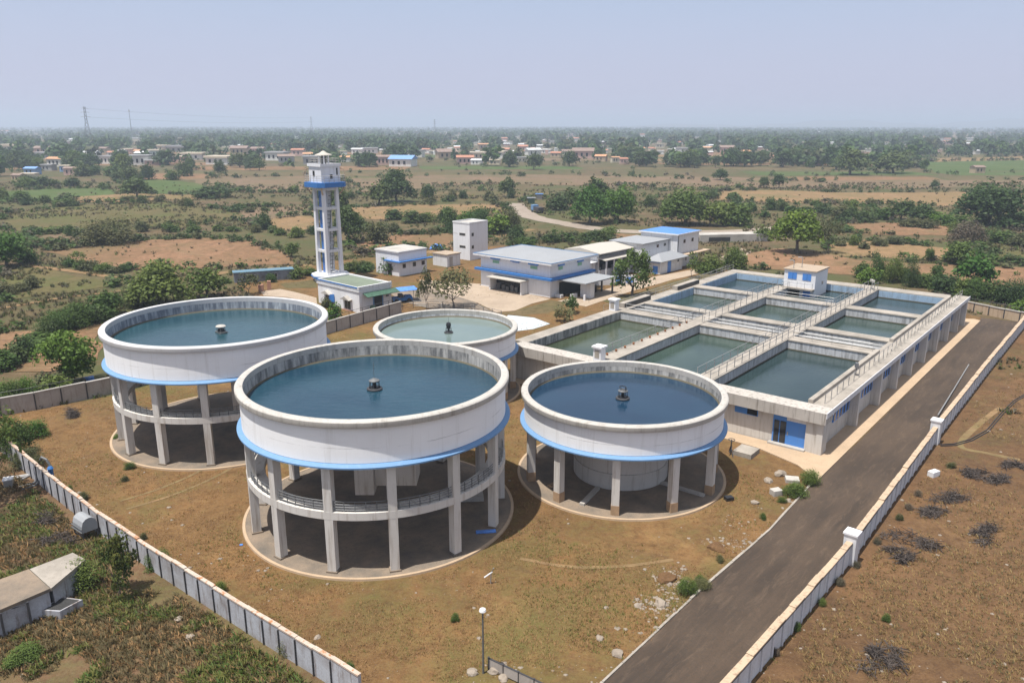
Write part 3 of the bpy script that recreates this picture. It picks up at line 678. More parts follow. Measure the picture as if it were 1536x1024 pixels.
for i in range(30):
    x = 15+i*1.3; br.tube([(x, .1, HB), (x+.1, .1, HB+.55), (x+.45, .1, HB+.7)], .035, 5)
br.build('bracket', M['concrete'], basin)
pt = MB()
for i in range(11): pt.drum(.09, HB+.02, .13, HB+.24, 8, (2.6+i*1.65, 21.3))
pt.build('valve_cap', M['rust'], basin)
# black sheets stand in for the shade of dark openings along the far ledge
for x0, x1 in ((21.6, 27.6), (35.2, 41.2)):
    MB().prism([(x0, 30.7), (x1, 30.7), (x1, 30.85), (x0, 30.85)], HB-.03, HB+.5).build('dark_opening_sheet', M['black'], basin)
    MB().box((x0-.2, 30.86, HB-.028), (x1+.2, 31.7, HB+.52)).build('sheet_backing', M['walk'], basin)
# long-side windows: blue frames with slanted shutters
for i, x in enumerate(FIN):
    x0 = x-4.25 if i else 3.75; x1 = x-.12
    w = MB().box((x0, .06, 1.62), (x1, .15, 2.5)); f = w.build('window', M['winblue'], basin)
    p = MB(); n = 5; s = (x1-x0)/n
    for k in range(n): p.prism([(x0+s*k+.12, .03), (x0+s*k+.16+s*.33, .03), (x0+s*k+.16+s*.33, .058), (x0+s*k+.12, .058)], 1.72, 2.42)
    p.build('pane', M['glass'], f)
# front openings
f = MB().box((.22, 5.05, 2.0), (.28, 7.05, 2.62)).build('window', M['winblue'], basin)
MB().box((.19, 5.1, 2.06), (.218, 5.95, 2.56)).build('pane', M['glass'], f)
d = MB().box((.2, .98, .2), (.278, 3.72, 2.7)).build('door', M['winblue'], basin)
MB().box((.17, 2.62, .3), (.198, 3.1, 2.15)).box((.17, 3.18, .3), (.198, 3.6, 2.15)).build('pane', M['glass'], d)
MB().box((.17, 1.02, 2.3), (.198, 2.6, 2.6)).build('transom', M['white'], d)
MB().box((.16, 2.42, 1.05), (.198, 2.5, 1.35)).build('handle', M['steel'], d)
MB().box((-.25, .9, 0), (.2, 3.9, .26)).build('step', M['concrete'], basin)

def vent_pillar(label, p):
    r = thing('vent_pillar', label, 'vent pillar', bw(*p), BA, 'white vent pillars on the basin')
    MB().box((-.42, -.42, 0), (.42, .42, 1.25)).build('body', M['white_clean'], r)
    MB().box((-.55, -.55, 1.25), (.55, .55, 1.42)).build('cap', M['white_clean'], r)
    MB().box((-.45, -.25, .3), (-.42, .25, 1.05)).build('panel', M['walk'], r)
vent_pillar('white vent pillar on the front end of the railed walkway above the green pool', (.75, 21.0, HB+.02))
vent_pillar('white vent pillar on the far ledge near the small shrub', (19.6, 31.2, HB-.03))
lc = thing('floodlight', 'grey floodlight box on the gallery deck of the basin above the road', 'floodlight', bw(11.3, .72, HB), BA)
MB().tube([(0, 0, 0), (0, 0, .8)], .04).build('pole', M['greysteel'], lc); MB().obox((0, 0, .75), (.5, .3, .42), .4, .85).build('lamp_head', M['greysteel'], lc)
lc = thing('lamp_post', 'short lamp with twin heads at the far end of the middle walkway', 'lamp', bw(52.2, 10.7, HB+.02), BA)
MB().tube([(0, 0, 0), (0, 0, 1.1)], .06).build('pole', M['steel'], lc); MB().obox((.25, .2, 1.0), (.5, .35, .3), .3).obox((-.3, -.2, 1.0), (.5, .35, .3), .3).build('lamp_head', M['concrete'], lc)

# gatehouse standing in the far pool
g = thing('gatehouse', 'small square white gatehouse with blue shutters standing among the far basins', 'gatehouse', bw(47.0, 16.6, 0), BA)
MB().box((0, 0, 2.0), (4.9, 4.3, 6.05)).build('wall', M['white_clean'], g)
MB().box((-.15, -.15, 6.05), (5.05, 4.45, 6.22)).build('roof', M['path'], g)
MB().box((-.9, .0, 3.6), (-.002, 4.3, 3.78)).build('landing', M['walk'], g)
for y0, y1 in ((2.55, 3.75), (.6, 1.75)):
    f = MB().box((-.05, y0, 4.85), (-.002, y1, 5.75)).build('window', M['winblue'], g)
    MB().box((-.07, y0+.5, 4.9), (-.052, y0+.58, 5.7)).build('frame', M['blue'], f)
d = MB().box((-.05, .55, 2.55), (-.002, 1.5, 3.58)).build('door', M['winblue'], g); MB().box((-.06, 2.0, 2.3), (-.002, 3.4, 3.5)).build('painted_recess', M['dark'], g)  # the recess is a near-black box on the wall, its shade painted
f = MB().box((2.6, -.05, 4.0), (3.2, -.002, 4.55)).build('window', M['white'], g); MB().box((2.7, -.07, 4.08), (3.1, -.052, 4.47)).build('pane', M['glass'], f)
MB().railing([(-.85, .05, 3.78), (-.85, 4.2, 3.78)], h=.9, gap=1, r=.025).build('railing', M['steel'], g)
for nm, q in (('roof antenna with a bent head on the gatehouse, the shorter one', (.6, 3.3, 1.0)), ('roof antenna with a bent head on the gatehouse, the taller one', (1.8, 2.6, 1.35))):
    r = thing('roof_antenna', nm, 'antenna', g.matrix_world @ Vector((0, 0, 0)), BA)
    r.location = bw(47.0+q[0], 16.6+q[1], 6.22)
    MB().tube([(0, 0, 0), (0, 0, q[2])], .05).build('pole', M['steel'], r); MB().tube([(0, 0, q[2]), (-.15, .25, q[2]+.12), (-.1, .6, q[2]+.02)], .07).build('antenna_head', M['steel'], r)

# ================================================================== PERIMETER WALLS
def wall_run(label, pts, h, step, pm, post_m, cap_m, outer, th=.18, posth=.12, group=None, postw=.26, fence=False, capw=.3, rail=False, name='boundary_wall'):
    """panels between posts, with a cap; outer = +1/-1 tells which side carries the ribs"""
    root = thing(name, label, 'wall', (*pts[0], 0), 0, group); P = [Vector((p[0]-pts[0][0], p[1]-pts[0][1], 0)) for p in pts]
    rr = random.Random(len(pts)+int(h*10)); np_ = 0
    for a, b in zip(P, P[1:]):
        L = (b-a).length; n = max(1, round(L/step)); t = (b-a).normalized(); rz = math.atan2(t.y, t.x)
        for i in range(n):
            p, q = a.lerp(b, i/n), a.lerp(b, (i+1)/n); c = (p+q)/2; hh = h+rr.uniform(-.05, .05)
            nx = Vector((-t.y, t.x, 0))*outer
            pb = MB().obox((0, 0, 0), (L/n-.03, th, hh), rz)
            pb.v = [(v[0]+c.x, v[1]+c.y, v[2]) for v in pb.v]
            if np_ < 98: pb.build('panel', pm, root); np_ += 1
            cb = MB().obox((0, 0, 0), (L/n-.015, capw, .09), rz+rr.uniform(-.008, .008)); cb.v = [(v[0]+c.x, v[1]+c.y, v[2]+hh+.001) for v in cb.v]
            cb.build('cap', cap_m, root)
            k = MB().obox((0, 0, 0), (postw*.5, th+.14, h-.04), rz); k.v = [(v[0]+p.x, v[1]+p.y, v[2]) for v in k.v]
            k.build('post', post_m, root)
    if rail: MB().railing([p+Vector((0, 0, h+.09)) for p in P], h=.5, gap=step, r=.025, rails=(1,), pr=.03).build('fence_rail', M['darksteel'], root)
    return root
LW = [(-45, 62.2), (-38.6, 56.4), (-32.3, 50.6), (-26.2, 45.2), (-21.2, 41.1), (-17.0, 37.8), (-12.4, 34.2), (-8.3, 31.1), (-6.8, 29.9)]
wall_run('low grey boundary wall of stained panels with a rusty cap, along the weedy foreground', LW, 1.5, 1.4, M['panel_left'], M['darksteel'], M['cap_rust'], -1, postw=.11, capw=.22)
RA = [(7.2, 26.9), (10.2, 30.35), (20.0, 41.65)]
RB = [(20.25, 41.95), (34.5, 59.9)]
RC = [(34.85, 60.4), (50, 79), (65.2, 97.4), (82, 118)]
for k, (run, lab) in enumerate(((RA, 'white panelled road wall with a tan cap, nearest section below the first square pillar'), (RB, 'white panelled road wall section between the two square pillars'), (RC, 'white panelled road wall section beyond the second pillar, running off along the asphalt'))):
    w = wall_run(lab, run, 1.5, 1.3, M['panel_right'], M['panel_right'], M['cap_tan'], 1, th=.16, group='sections of the white road wall', postw=.34, capw=.36)
    P = [Vector((p[0]-run[0][0], p[1]-run[0][1], 1.62)) for p in run]; sd = Vector((.62, -.52, 0))*.2
    MB().tube([p+sd+Vector((0, 0, -.16)) for p in P], .035, 5).build('cable', M['black'], w)
for (x, y), lab in (((20.12, 41.8), 'square white pillar on the road wall, the nearer one above the bend of the brown verge'), ((34.68, 60.15), 'square white pillar on the road wall, the one with the black hose at its foot')):
    r = thing('wall_pillar', lab, 'pillar', (x, y, 0), R_(49), 'pillars of the white road wall')
    MB().box((-.36, -.36, 0), (.36, .36, 2.0)).build('shaft', M['white'], r); MB().box((-.42, -.42, 2.0), (.42, .42, 2.12)).build('cap', M['white_clean'], r)
BW1 = [(-60, 56.5), (-45.9, 66.4), (-43.7, 68.0), (-39.0, 72.6), (-33.5, 80.0), (-28.6, 87.2), (-23.6, 94.4), (-19.6, 100.4), (-15.4, 106.6)]
wall_run('grey panelled compound wall with thin fence rail passing behind the sooty-walled tank', BW1, 1.6, 2.4, M['panel_grey'], M['darksteel'], M['concrete'], 1, postw=.2, rail=True)
wall_run('tan plastered end wall with dark fence posts at the far end of the asphalt road', [(61.5, 112.5), (66.5, 103.4), (68.5, 99.8), (82, 117)][:3], 1.3, 2.2, M['cap_tan'], M['darksteel'], M['concrete'], 1, rail=True)
fr_ = thing('pipe_fence', 'low grey pipe fence behind the tank of milky water', 'fence', (0, 0, 0))
MB().railing([at(588, 470), at(620, 462), at(664, 463), at(712, 468), at(752, 477)], h=1.0, gap=2.0, r=.03, rails=(1, .66, .33), pr=.04).build('rail', M['greysteel'], fr_)
fr_ = thing('yard_fence', 'thin wire fence along the dry lawn in front of the hip-roofed pavilion', 'fence', (0, 0, 0))
MB().railing([at(905, 470), at(960, 455), at(1010, 440), at(1060, 421), at(1100, 403)], h=1.2, gap=2.4, r=.018, rails=(1, .5), pr=.03).build('rail', M['concrete'], fr_)
df = thing('panel_fence', 'short dark panel fence beside the lamp post at the bottom', 'fence', (*at(733, 1004)[:2], 0), 0)
dp = at(733, 1004); dq = at(850, 1060); dd = dq-dp; rz = math.atan2(dd.y, dd.x)
for i in range(5):
    c = dd*((i+.5)/5); k = MB().obox((0, 0, 0), (dd.length/5-.06, .06, .5), rz); k.v = [(v[0]+c.x, v[1]+c.y, v[2]+.12) for v in k.v]; k.build('panel', M['panel_grey'], df)
    c = dd*(i/5); k = MB().obox((c.x, c.y, 0), (.09, .09, .72), 0); k.build('post', M['darksteel'], df)
MB().tube([Vector((0, 0, .66)), dd+Vector((0, 0, .66))], .04, 5).build('rail', M['darksteel'], df)
# small field fence outside
# ================================================================== BUILDINGS
def face_win(root, face, s0, s1, z0, z1, fm, pm, d=.05, hood=None, off=0.0, name='window', pname='pane', mid=True):
    """face 'A' lies on local Y=off (looks to -Y), face 'B' on local X=off (looks to -X)"""
    def bx(mb, a0, a1, u, w, d0, d1):
        if face == 'A': mb.box((a0, off-d1, u), (a1, off-d0, w))
        else: mb.box((off-d1, a0, u), (off-d0, a1, w))
        return mb
    f = bx(MB(), s0, s1, z0, z1, -.001, d).build(name, fm, root); q = MB(); k = .07
    if mid and s1-s0 > .8: c = (s0+s1)/2; bx(q, s0+k, c-.03, z0+k, z1-k, d+.001, d+.012); bx(q, c+.03, s1-k, z0+k, z1-k, d+.001, d+.012)
    else: bx(q, s0+k, s1-k, z0+k, z1-k, d+.001, d+.012)
    q.build(pname, pm, f)
    if hood: bx(MB(), s0-.12, s1+.12, z1+.02, z1+hood, -.001, .45).build('hood', M['winblue'], f)
    return f
def painted_opening(root, face, s0, s1, z0, z1, off=0.0):  # near-black sheet on the wall face, painted as a shaded opening
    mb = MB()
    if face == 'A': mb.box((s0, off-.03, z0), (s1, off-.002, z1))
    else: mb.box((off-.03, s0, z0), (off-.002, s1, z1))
    return mb.build('painted_opening', M['dark'], root)
# --- two-storey hall with a blue band
Nm = at(825, 447); mh = thing('pump_hall', 'two-storey white hall with a blue band round its middle and a flat grey roof', 'building', Nm, R_(48.5))
UL, VL = 10.2, 14.4
MB().box((.0, .0, 0), (UL, VL, 5.1)).build('wall', M['white_clean'], mh)
rf = MB(); ov = .9
rf.box((-ov, -ov, 5.1), (UL+ov, VL+ov, 5.38)); rf.build('roof', M['white_clean'], mh)
rm = MB(); a_ = (-ov+.1, -ov+.1, UL+ov-.1, VL+ov-.1)
rm.add([(a_[0], a_[1], 5.385), (a_[2], a_[1], 5.385), (a_[2], a_[3], 5.385), (a_[0], a_[3], 5.385), (UL*.5, VL*.35, 5.8), (UL*.5, VL*.65, 5.8)], [(0, 1, 4), (1, 2, 5, 4), (2, 3, 5), (3, 0, 4, 5)]); rm.build('roof_sheeting', M['tinroof'], mh)
MB().box((-ov-.02, -ov-.02, 5.382), (UL+ov, -ov+.12, 5.46)).box((-ov-.02, -ov+.12, 5.382), (-ov+.12, VL+ov, 5.46)).box((UL+ov-.12, -ov+.12, 5.382), (UL+ov, VL+ov, 5.46)).box((-ov+.12, VL+ov-.12, 5.382), (UL+ov-.12, VL+ov, 5.46)).build('roof_kerb', M['skyblue'], mh)
MB().box((-.75, -.75, 2.72), (UL+.4, -.002, 3.08)).box((-.75, -.002, 2.72), (-.002, VL+.75, 3.08)).build('blue_band', M['blue'], mh)
for y0, g_on in ((10.3, 1), (6.1, 0), (2.45, 1)):
    f = face_win(mh, 'B', y0, y0+1.5, 4.0 if g_on else 4.55, 4.6 if g_on else 4.75, M['white'], M['green_glass'] if g_on else M['winblue'], .03, mid=False)
    MB().box((-.3, y0-.15, 4.7 if g_on else 4.78), (-.002, y0+1.7, 4.95)).build('hood', M['winblue'], f)
for x0 in (1.85, 6.7):
    f = face_win(mh, 'A', x0, x0+1.2, 3.95, 4.6, M['white'], M['green_glass'], .03, mid=False)
    MB().box((x0-.1, -.3, 4.66), (x0+1.3, -.002, 4.98)).build('hood', M['winblue'], f)
painted_opening(mh, 'B', 4.6, 10.9, .0, 2.1)
it = MB()
for k in range(6): it.obox((-.35-.1*(k % 2), 5.4+k*.95, 0), (.3, .5, .7+.4*((k*7) % 3)/2), .2*k)
it.build('pump_set', M['greysteel'], mh)
MB().box((-2.1, 4.2, 2.1), (-.002, 11.3, 2.22)).build('awning', M['creamroof'], mh)
MB().box((-1.6, 4.35, 0), (-.1, 4.6, 2.1)).box((-1.6, 10.85, 0), (-.1, 11.1, 2.1)).build('awning_pier', M['white'], mh)
an = MB().box((1.6, -5.4, 2.5), (9.6, -.002, 2.66)); an.build('porch_roof', M['tinroof'], mh)
MB().box((3.6, -4.9, 0), (4.6, -3.0, 2.5)).box((1.8, -5.2, 0), (2.0, -4.9, .9)).build('porch_pier', M['white_clean'], mh)
pp = MB()
for x, y in ((9.2, -5.0), (9.2, -3.0), (8.4, -.6)): pp.obox((x, y, 0), (.22, .22, 2.5), 0)
pp.build('porch_post', M['greysteel'], mh)
painted_opening(mh, 'A', 2.2, 9.0, 0, 2.1); MB().box((1.6, -2.9, 0), (3.0, -2.6, .7)).box((.9, -1.4, 0), (1.5, -.1, .5)).build('low_wall', M['white'], mh)
jp = MB()
for k in range(5): jp.obox((5.4+.75*k, -2.2-.3*(k % 2), 0), (.5, .45, .8+.25*(k % 3)), k*.3)
jp.build('pump_set', M['darksteel'], mh)
# --- pump house with mossy green roof
Np = at(540, 470); ph = thing('filter_house', 'low white house with mossy green flat roof and gabled window hoods, beside the lattice tower', 'house', Np, R_(47))
UL, VL = 5.6, 10.0
MB().box((0, 0, 0), (UL, VL, 3.3)).build('wall', M['white_clean'], ph)
MB().box((-.12, -.12, 2.95), (UL+.12, -.002, 3.12)).box((-.12, -.002, 2.95), (-.002, VL+.12, 3.12)).build('cornice', M['white'], ph)
MB().box((-.1, -.1, 3.3), (UL+.1, .18, 3.72)).box((-.1, .18, 3.3), (.18, VL+.1, 3.62)).box((UL-.18, .18, 3.3), (UL+.1, VL+.1, 3.62)).box((.18, VL-.18, 3.3), (UL-.18, VL+.1, 3.62)).build('parapet', M['white'], ph)
MB().box((.18, .18, 3.3), (UL-.18, VL-.18, 3.42)).build('roof', M['greenroof'], ph)
MB().box((-.13, .2, 3.45), (-.102, VL+.1, 3.66)).build('blue_trim', M['blue'], ph)
for y0, z0, z1 in ((6.7, .8, 1.75), (2.0, .15, 1.6)):
    f = face_win(ph, 'B', y0, y0+1.5, z0, z1, M['white'], M['glass'], .04)
    MB().add([(-.02, y0-.35, z1+.1), (-.02, y0+.75, z1+.62), (-.02, y0+1.85, z1+.1), (-.6, y0-.35, z1), (-.6, y0+.75, z1+.5), (-.6, y0+1.85, z1)], [(0, 3, 4, 1), (1, 4, 5, 2), (3, 5, 4), (0, 1, 2)]).build('gabled_hood', M['concrete'], f)
MB().box((-.35, 1.7, 0), (-.002, 3.8, .14)).build('step', M['brick'], ph)
f = MB().obox((-.3, 6.2, .75), (.05, .8, 1.1), .6).build('shutter', M['winblue'], ph)
aw = MB().add([(.6, -.01, 2.75), (6.3, -.01, 2.75), (6.3, -1.15, 2.35), (.6, -1.15, 2.35), (.6, -.01, 2.67), (6.3, -.01, 2.67), (6.3, -1.15, 2.27), (.6, -1.15, 2.27)], [(0, 3, 2, 1), (4, 5, 6, 7), (3, 7, 6, 2), (0, 4, 7, 3), (1, 2, 6, 5)]); aw.build('awning', M['greenawn'], ph)
d = MB().box((2.5, -.04, .1), (3.9, -.002, 2.1)).build('door', M['dark'], ph); MB().box((2.3, -.06, .1), (2.5, -.002, 2.15)).box((3.9, -.06, .1), (4.1, -.002, 2.15)).build('frame', M['skyblue'], d)
face_win(ph, 'A', 4.55, 5.2, 1.6, 1.95, M['white'], M['glass'], .03, mid=False)
for (x, y), lab in (((1.6, -.9), 'dark green drum left of the doorway under the green awning'),):
    r = thing('oil_drum', lab, 'drum', Np+Matrix.Rotation(R_(47), 3, 'Z') @ Vector((x, y, 0)), 0)
    MB().drum(.42, 0, .42, .95, 20).build('barrel', M['greenawn'], r, True); MB().lathe([(.42, .3), (.45, .33), (.42, .36)], 20).lathe([(.42, .62), (.45, .65), (.42, .68)], 20).build('hoop', M['darksteel'], r, True)
# --- white store with blue eave
Ns = at(599, 415); sh = thing('store_house', 'single-storey white store with blue eave and dark windows behind the green-roofed house', 'house', Ns, R_(49))
UL, VL = 6.5, 6.1
MB().box((0, 0, 0), (UL, VL, 4.05)).build('wall', M['white_clean'], sh)
MB().box((-.15, -.15, 4.05), (UL+.15, VL+.15, 4.28)).build('roof', M['rim_white'], sh)
MB().box((.3, .3, 4.285), (UL-.3, VL-.3, 4.32)).build('roof_deck', M['concrete'], sh)
MB().box((-.55, -.8, 2.5), (UL+.9, -.002, 2.66)).box((-.55, -.002, 2.5), (-.002, 3.4, 2.66)).build('blue_eave', M['blue'], sh)
for x0 in (.75, 3.1, 5.2): face_win(sh, 'A', x0, x0+.85, 1.3, 2.15, M['white'], M['glass'], .04, mid=False)
d = MB().box((-.04, 1.9, .05), (-.002, 2.9, 2.0)).build('door', M['dark'], sh)
sh2 = thing('shed', 'small flat white shed beside the store with the blue eave', 'shed', at(671, 401), R_(49))
MB().box((0, 0, 0), (3.4, 3.8, 2.2)).build('wall', M['white'], sh2); MB().box((-.15, -.15, 2.2), (3.55, 3.95, 2.36)).build('roof', M['path'], sh2)
d = MB().box((.6, -.03, .05), (1.4, -.002, 1.85)).build('door', M['panel_grey'], sh2)
bt = thing('blue_tarpaulin', 'crumpled blue tarpaulin heap behind the flat white shed', 'tarpaulin', at(655, 374), 0)
# --- tall white block
Nc = at(705, 391); cu = thing('stair_block', 'tall windowed white cube block standing alone behind the two-storey hall', 'building', Nc, R_(50))
MB().box((0, 0, 0), (5.2, 4.4, 7.0)).build('wall', M['white_clean'], cu)
MB().box((-.06, -.06, 7.0), (5.26, .14, 7.3)).box((-.06, .14, 7.0), (.14, 4.46, 7.3)).box((5.06, .14, 7.0), (5.26, 4.46, 7.3)).box((.14, 4.26, 7.0), (5.06, 4.46, 7.3)).build('parapet', M['white'], cu)
MB().box((.14, .14, 7.0), (5.06, 4.26, 7.08)).build('roof', M['concrete'], cu)
for z in (2.3, 4.7): face_win(cu, 'B', 1.1, 2.7, z, z+.5, M['concrete'], M['glass'], .03, mid=False); face_win(cu, 'A', .5, 1.15, z-.1, z+.6, M['concrete'], M['glass'], .03, mid=False)
MB().box((-.02, 3.0, 5.0), (-.002, 4.4, 5.03)).build('ledge', M['concrete'], cu)
# --- long building: two-storey block, cream shed and hip-roofed pavilion
Nv = at(990, 412); UU, VV = Vector((math.cos(R_(48)), math.sin(R_(48)), 0)), Vector((-math.sin(R_(48)), math.cos(R_(48)), 0))
def nv(u, v): return Nv+UU*u+VV*v
tb = thing('office_block', 'two-storey white block with a blue roof at the end of the cream-roofed shed', 'building', nv(7.5, 1.25), R_(48))
W_, D_ = 7.7, 7.8; ov = .35
MB().box((0, 0, 0), (W_, D_, 6.0)).build('wall', M['white'], tb)
MB().box((-ov, -ov, 6.0), (W_+ov, D_+ov, 6.22)).build('roof', M['white_clean'], tb)
MB().add([(-ov+.1, -ov+.1, 6.225), (W_+ov, -ov+.1, 6.225), (W_+ov, D_+ov, 6.225), (-ov+.1, D_+ov, 6.225), (W_*.45, D_*.6, 6.75)], [(0, 1, 4), (1, 2, 4), (2, 3, 4), (3, 0, 4)]).build('roof_sheeting', M['blueroof'], tb)
for x0 in (2.0, 4.9): face_win(tb, 'A', x0, x0+.9, 4.3, 5.1, M['white_clean'], M['glass'], .03, mid=False)
MB().box((-.1, -1.5, 2.42), (W_+2.0, -.002, 2.55)).build('ledge', M['cap_tan'], tb)
MB().tube([(.25, -.06, 2.6), (.25, -.06, 6.0)], .06, 6).build('drain_pipe', M['greysteel'], tb)
face_win(tb, 'A', 3.0, 3.7, 1.0, 1.7, M['white_clean'], M['glass'], .03, mid=False)
lb = thing('linking_block', 'white two-storey link with a pale flat roof between the cream shed and the blue-roofed block', 'building', nv(-1.2, 3.1), R_(48))
MB().box((0, 0, 0), (8.65, 6.6, 5.1)).build('wall', M['white'], lb); MB().box((-.3, -.4, 5.1), (8.65, 6.9, 5.28)).build('roof', M['tinroof'], lb)
for x0 in (4.6, 7.0): face_win(lb, 'A', x0, x0+.85, 4.0, 4.65, M['white_clean'], M['glass'], .03, mid=False)
cs = thing('long_shed', 'long low shed with a cream sheet roof and open dark front, behind the two-storey hall', 'shed', nv(-10.8, 5.3), R_(48))
MB().box((0, 0, 0), (9.5, .25, 1.5)).box((0, .25, 0), (.3, 6.4, 4.3)).box((.3, 6.1, 0), (12.6, 6.4, 4.5)).box((0, .3, 3.5), (9.5, .5, 4.45)).build('wall', M['white'], cs)
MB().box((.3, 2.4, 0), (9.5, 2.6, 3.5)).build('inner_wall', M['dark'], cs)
MB().add([(-.7, -.7, 4.5), (9.7, -.7, 4.5), (9.7, 3.6, 5.15), (-.7, 3.6, 5.15), (9.7, 7, 4.6), (-.7, 7, 4.6), (-.7, -.7, 4.36), (9.7, -.7, 4.36), (9.7, 7, 4.46), (-.7, 7, 4.46)], [(0, 1, 2, 3), (3, 2, 4, 5), (0, 6, 7, 1), (5, 4, 8, 9), (0, 3, 5, 9, 6), (1, 7, 8, 4, 2)]).build('roof', M['creamroof'], cs)
MB().add([(-.2, .28, 3.7), (9.4, .28, 3.7), (9.4, -1.4, 3.4), (-.2, -1.4, 3.4), (-.2, .28, 3.58), (9.4, .28, 3.58), (9.4, -1.4, 3.28), (-.2, -1.4, 3.28)], [(0, 3, 2, 1), (4, 5, 6, 7), (3, 7, 6, 2), (0, 4, 7, 3), (1, 2, 6, 5)]).build('lean_to_roof', M['creamroof'], cs)
MB().box((.4, .22, 3.8), (9.3, .298, 4.28)).build('clerestory', M['glass'], cs)
for k in range(5): MB().obox((.3+k*2.2, -1.25, 0), (.2, .2, 3.28), 0).build('post', M['white'], cs)
MB().box((3.6, -.9, 0), (5.6, -.75, 2.4)).build('blue_panel', M['skyblue'], cs)
for k in range(7): MB().obox((1+k*1.2, 1.3+.3*(k % 2), 0), (.6, .5, 1.2+.4*(k % 3)), k).build('machine', M['concrete'], cs)
MB().box((-.04, 1.5, .3), (-.002, 4.5, 2.8)).build('end_door', M['panel_grey'], cs)
MB().box((-3.4, .6, 0), (-.2, 5.4, 2.9)).box((-3.8, .2, 2.9), (-.1, 5.8, 3.05)).build('annexe', M['white'], cs)
pv_ = thing('pavilion', 'single-storey pavilion with pale hip roof and blue door in front of the long shed', 'pavilion', Nv, R_(48))
MB().box((0, 0, 0), (7.4, 2.6, 2.3)).build('wall', M['white'], pv_)
MB().add([(-.6, -.6, 2.35), (8.6, -.6, 2.35), (8.6, 1.2, 2.7), (7.3, 3.0, 2.35), (-.6, 3.0, 2.35), (1.5, 1.4, 3.45), (5.8, 1.4, 3.45), (-.6, -.6, 2.22), (8.6, -.6, 2.22), (-.6, 3.0, 2.22)], [(0, 1, 6, 5), (1, 2, 6), (2, 3, 6), (3, 4, 5, 6), (4, 0, 5), (0, 7, 8, 1), (4, 9, 7, 0)]).build('roof', M['tinroof'], pv_)
d = MB().box((2.4, -.04, .05), (3.5, -.002, 2.1)).build('door', M['winblue'], pv_); MB().box((2.52, -.06, 1.1), (2.6, -.042, 1.25)).build('handle', M['steel'], d)
MB().box((-.03, .5, .05), (-.002, 1.5, 1.4)).build('blue_panel', M['winblue'], pv_); MB().box((-.02, 0, 1.95), (-.002, 2.6, 2.2)).build('blue_trim', M['winblue'], pv_)
face_win(pv_, 'A', 5.6, 6.2, 1.5, 2.0, M['white'], M['glass'], .03, mid=False)
fw = thing('garden_wall', 'low white wall with blue panels in front of the long shed', 'wall', Vector((15.8, 126.3, 0)), R_(12))
MB().box((-3.5, 0, 0), (4.8, .25, 1.5)).build('coping_wall', M['white_clean'], fw); MB().box((1.2, -.03, .05), (2.2, -.002, 1.3)).box((3.0, -.03, .3), (4.2, -.002, 1.2)).build('blue_panel', M['winblue'], fw)
rw = thing('retaining_wall', 'low weathered concrete culvert wall by the country road near the bright umbrella tree', 'wall', at(1050, 364), R_(8))
MB().box((0, 0, 0), (16, .5, 1.7)).box((0, .5, 1.2), (16, 4, 1.68)).build('coping_wall', M['concrete'], rw); MB().box((2, -.03, .2), (7, -.002, 1.1)).build('painted_opening', M['dark'], rw)  # the opening is a near-black sheet, its shade painted on the wall face
lr = thing('field_shed', 'low long stone shed with a dull teal roof by the ploughed field', 'shed', at(352, 425), R_(22))
MB().box((0, 0, 0), (9.5, 2.0, 1.7)).build('wall', M['slatewall'], lr); MB().box((-.15, -.15, 1.7), (9.65, 2.2, 1.8)).build('roof', M['tealroof'], lr)
face_win(lr, 'A', 2, 2.9, .6, 1.3, M['concrete'], M['glass'], .03); face_win(lr, 'A', 6, 6.9, .6, 1.3, M['concrete'], M['glass'], .03)

# ================================================================== LATTICE TOWER
Tc = Vector((-30.6, 131.0, 0)); tw = thing('water_tower', 'tall white open-frame tower with blue ladder, blue gallery and domed lantern on top', 'tower', Tc, R_(46))
MB().drum(2.9, 0, 2.9, .75, 8).build('base_drum', M['white'], tw); MB().drum(3.25, .75, 3.2, 1.15, 8).build('plinth', M['white'], tw)
MB().lathe([(3.27, .7), (3.33, .7), (3.33, .95), (3.27, .95)], 8).build('blue_band', M['blue'], tw)
MB().box((-1.9, -1.9, 1.15), (1.9, 1.9, 1.35)).build('foot_slab', M['white_clean'], tw)
for sx_, sy_ in ((-1, -1), (1, -1), (1, 1), (-1, 1)):
    mb = MB(); vs = []
    for c, z, h in ((1.32, 1.352, .29), (1.24, 15.45, .26)):
        for x, y in ((-h, -h), (h, -h), (h, h), (-h, h)): vs.append((sx_*c+x, sy_*c+y, z))
    mb.add(vs, [(3, 2, 1, 0), (4, 5, 6, 7), (0, 1, 5, 4), (1, 2, 6, 5), (2, 3, 7, 6), (3, 0, 4, 7)]); mb.build('column', M['white_clean'], tw)
for z in (4.85, 8.35, 11.85, 14.95):
    k = 1.32-.08*(z-1.3)/14.1
    MB().box((-k-.22, -k-.22, z), (k+.22, -k+.2, z+.42)).box((-k-.22, k-.2, z), (k+.22, k+.22, z+.42)).box((-k-.22, -k+.2, z), (-k+.2, k-.2, z+.42)).box((k-.2, -k+.2, z), (k+.22, k-.2, z+.42)).build('ring_beam', M['white'], tw)
MB().box((.15, -.2, 1.352), (.75, .4, 15.4)).build('service_shaft', M['white'], tw)
ld = MB()
for s in (-.22, .22): ld.box((-.95, .35+s-.07, 1.352), (-.8, .35+s+.07, 15.4))
for k in range(46): ld.box((-.91, .13, 1.5+k*.3), (-.85, .57, 1.56+k*.3))
ld.build('ladder', M['winblue'], tw)
st = MB()
for k in range(22): x = -.7+.09*(k % 11); st.box((x, -1.05, 1.6+k*.62), (x+.5, -.55, 1.68+k*.62)).box((x+.5, -.8, 1.6+k*.62), (x+.56, -.74, 2.22+k*.62))
st.tube([(-.45, -.52, 1.4), (.75, -.52, 15.2)], .05, 5).build('stair', M['greysteel'], tw)
q = 2.75; c_ = .9
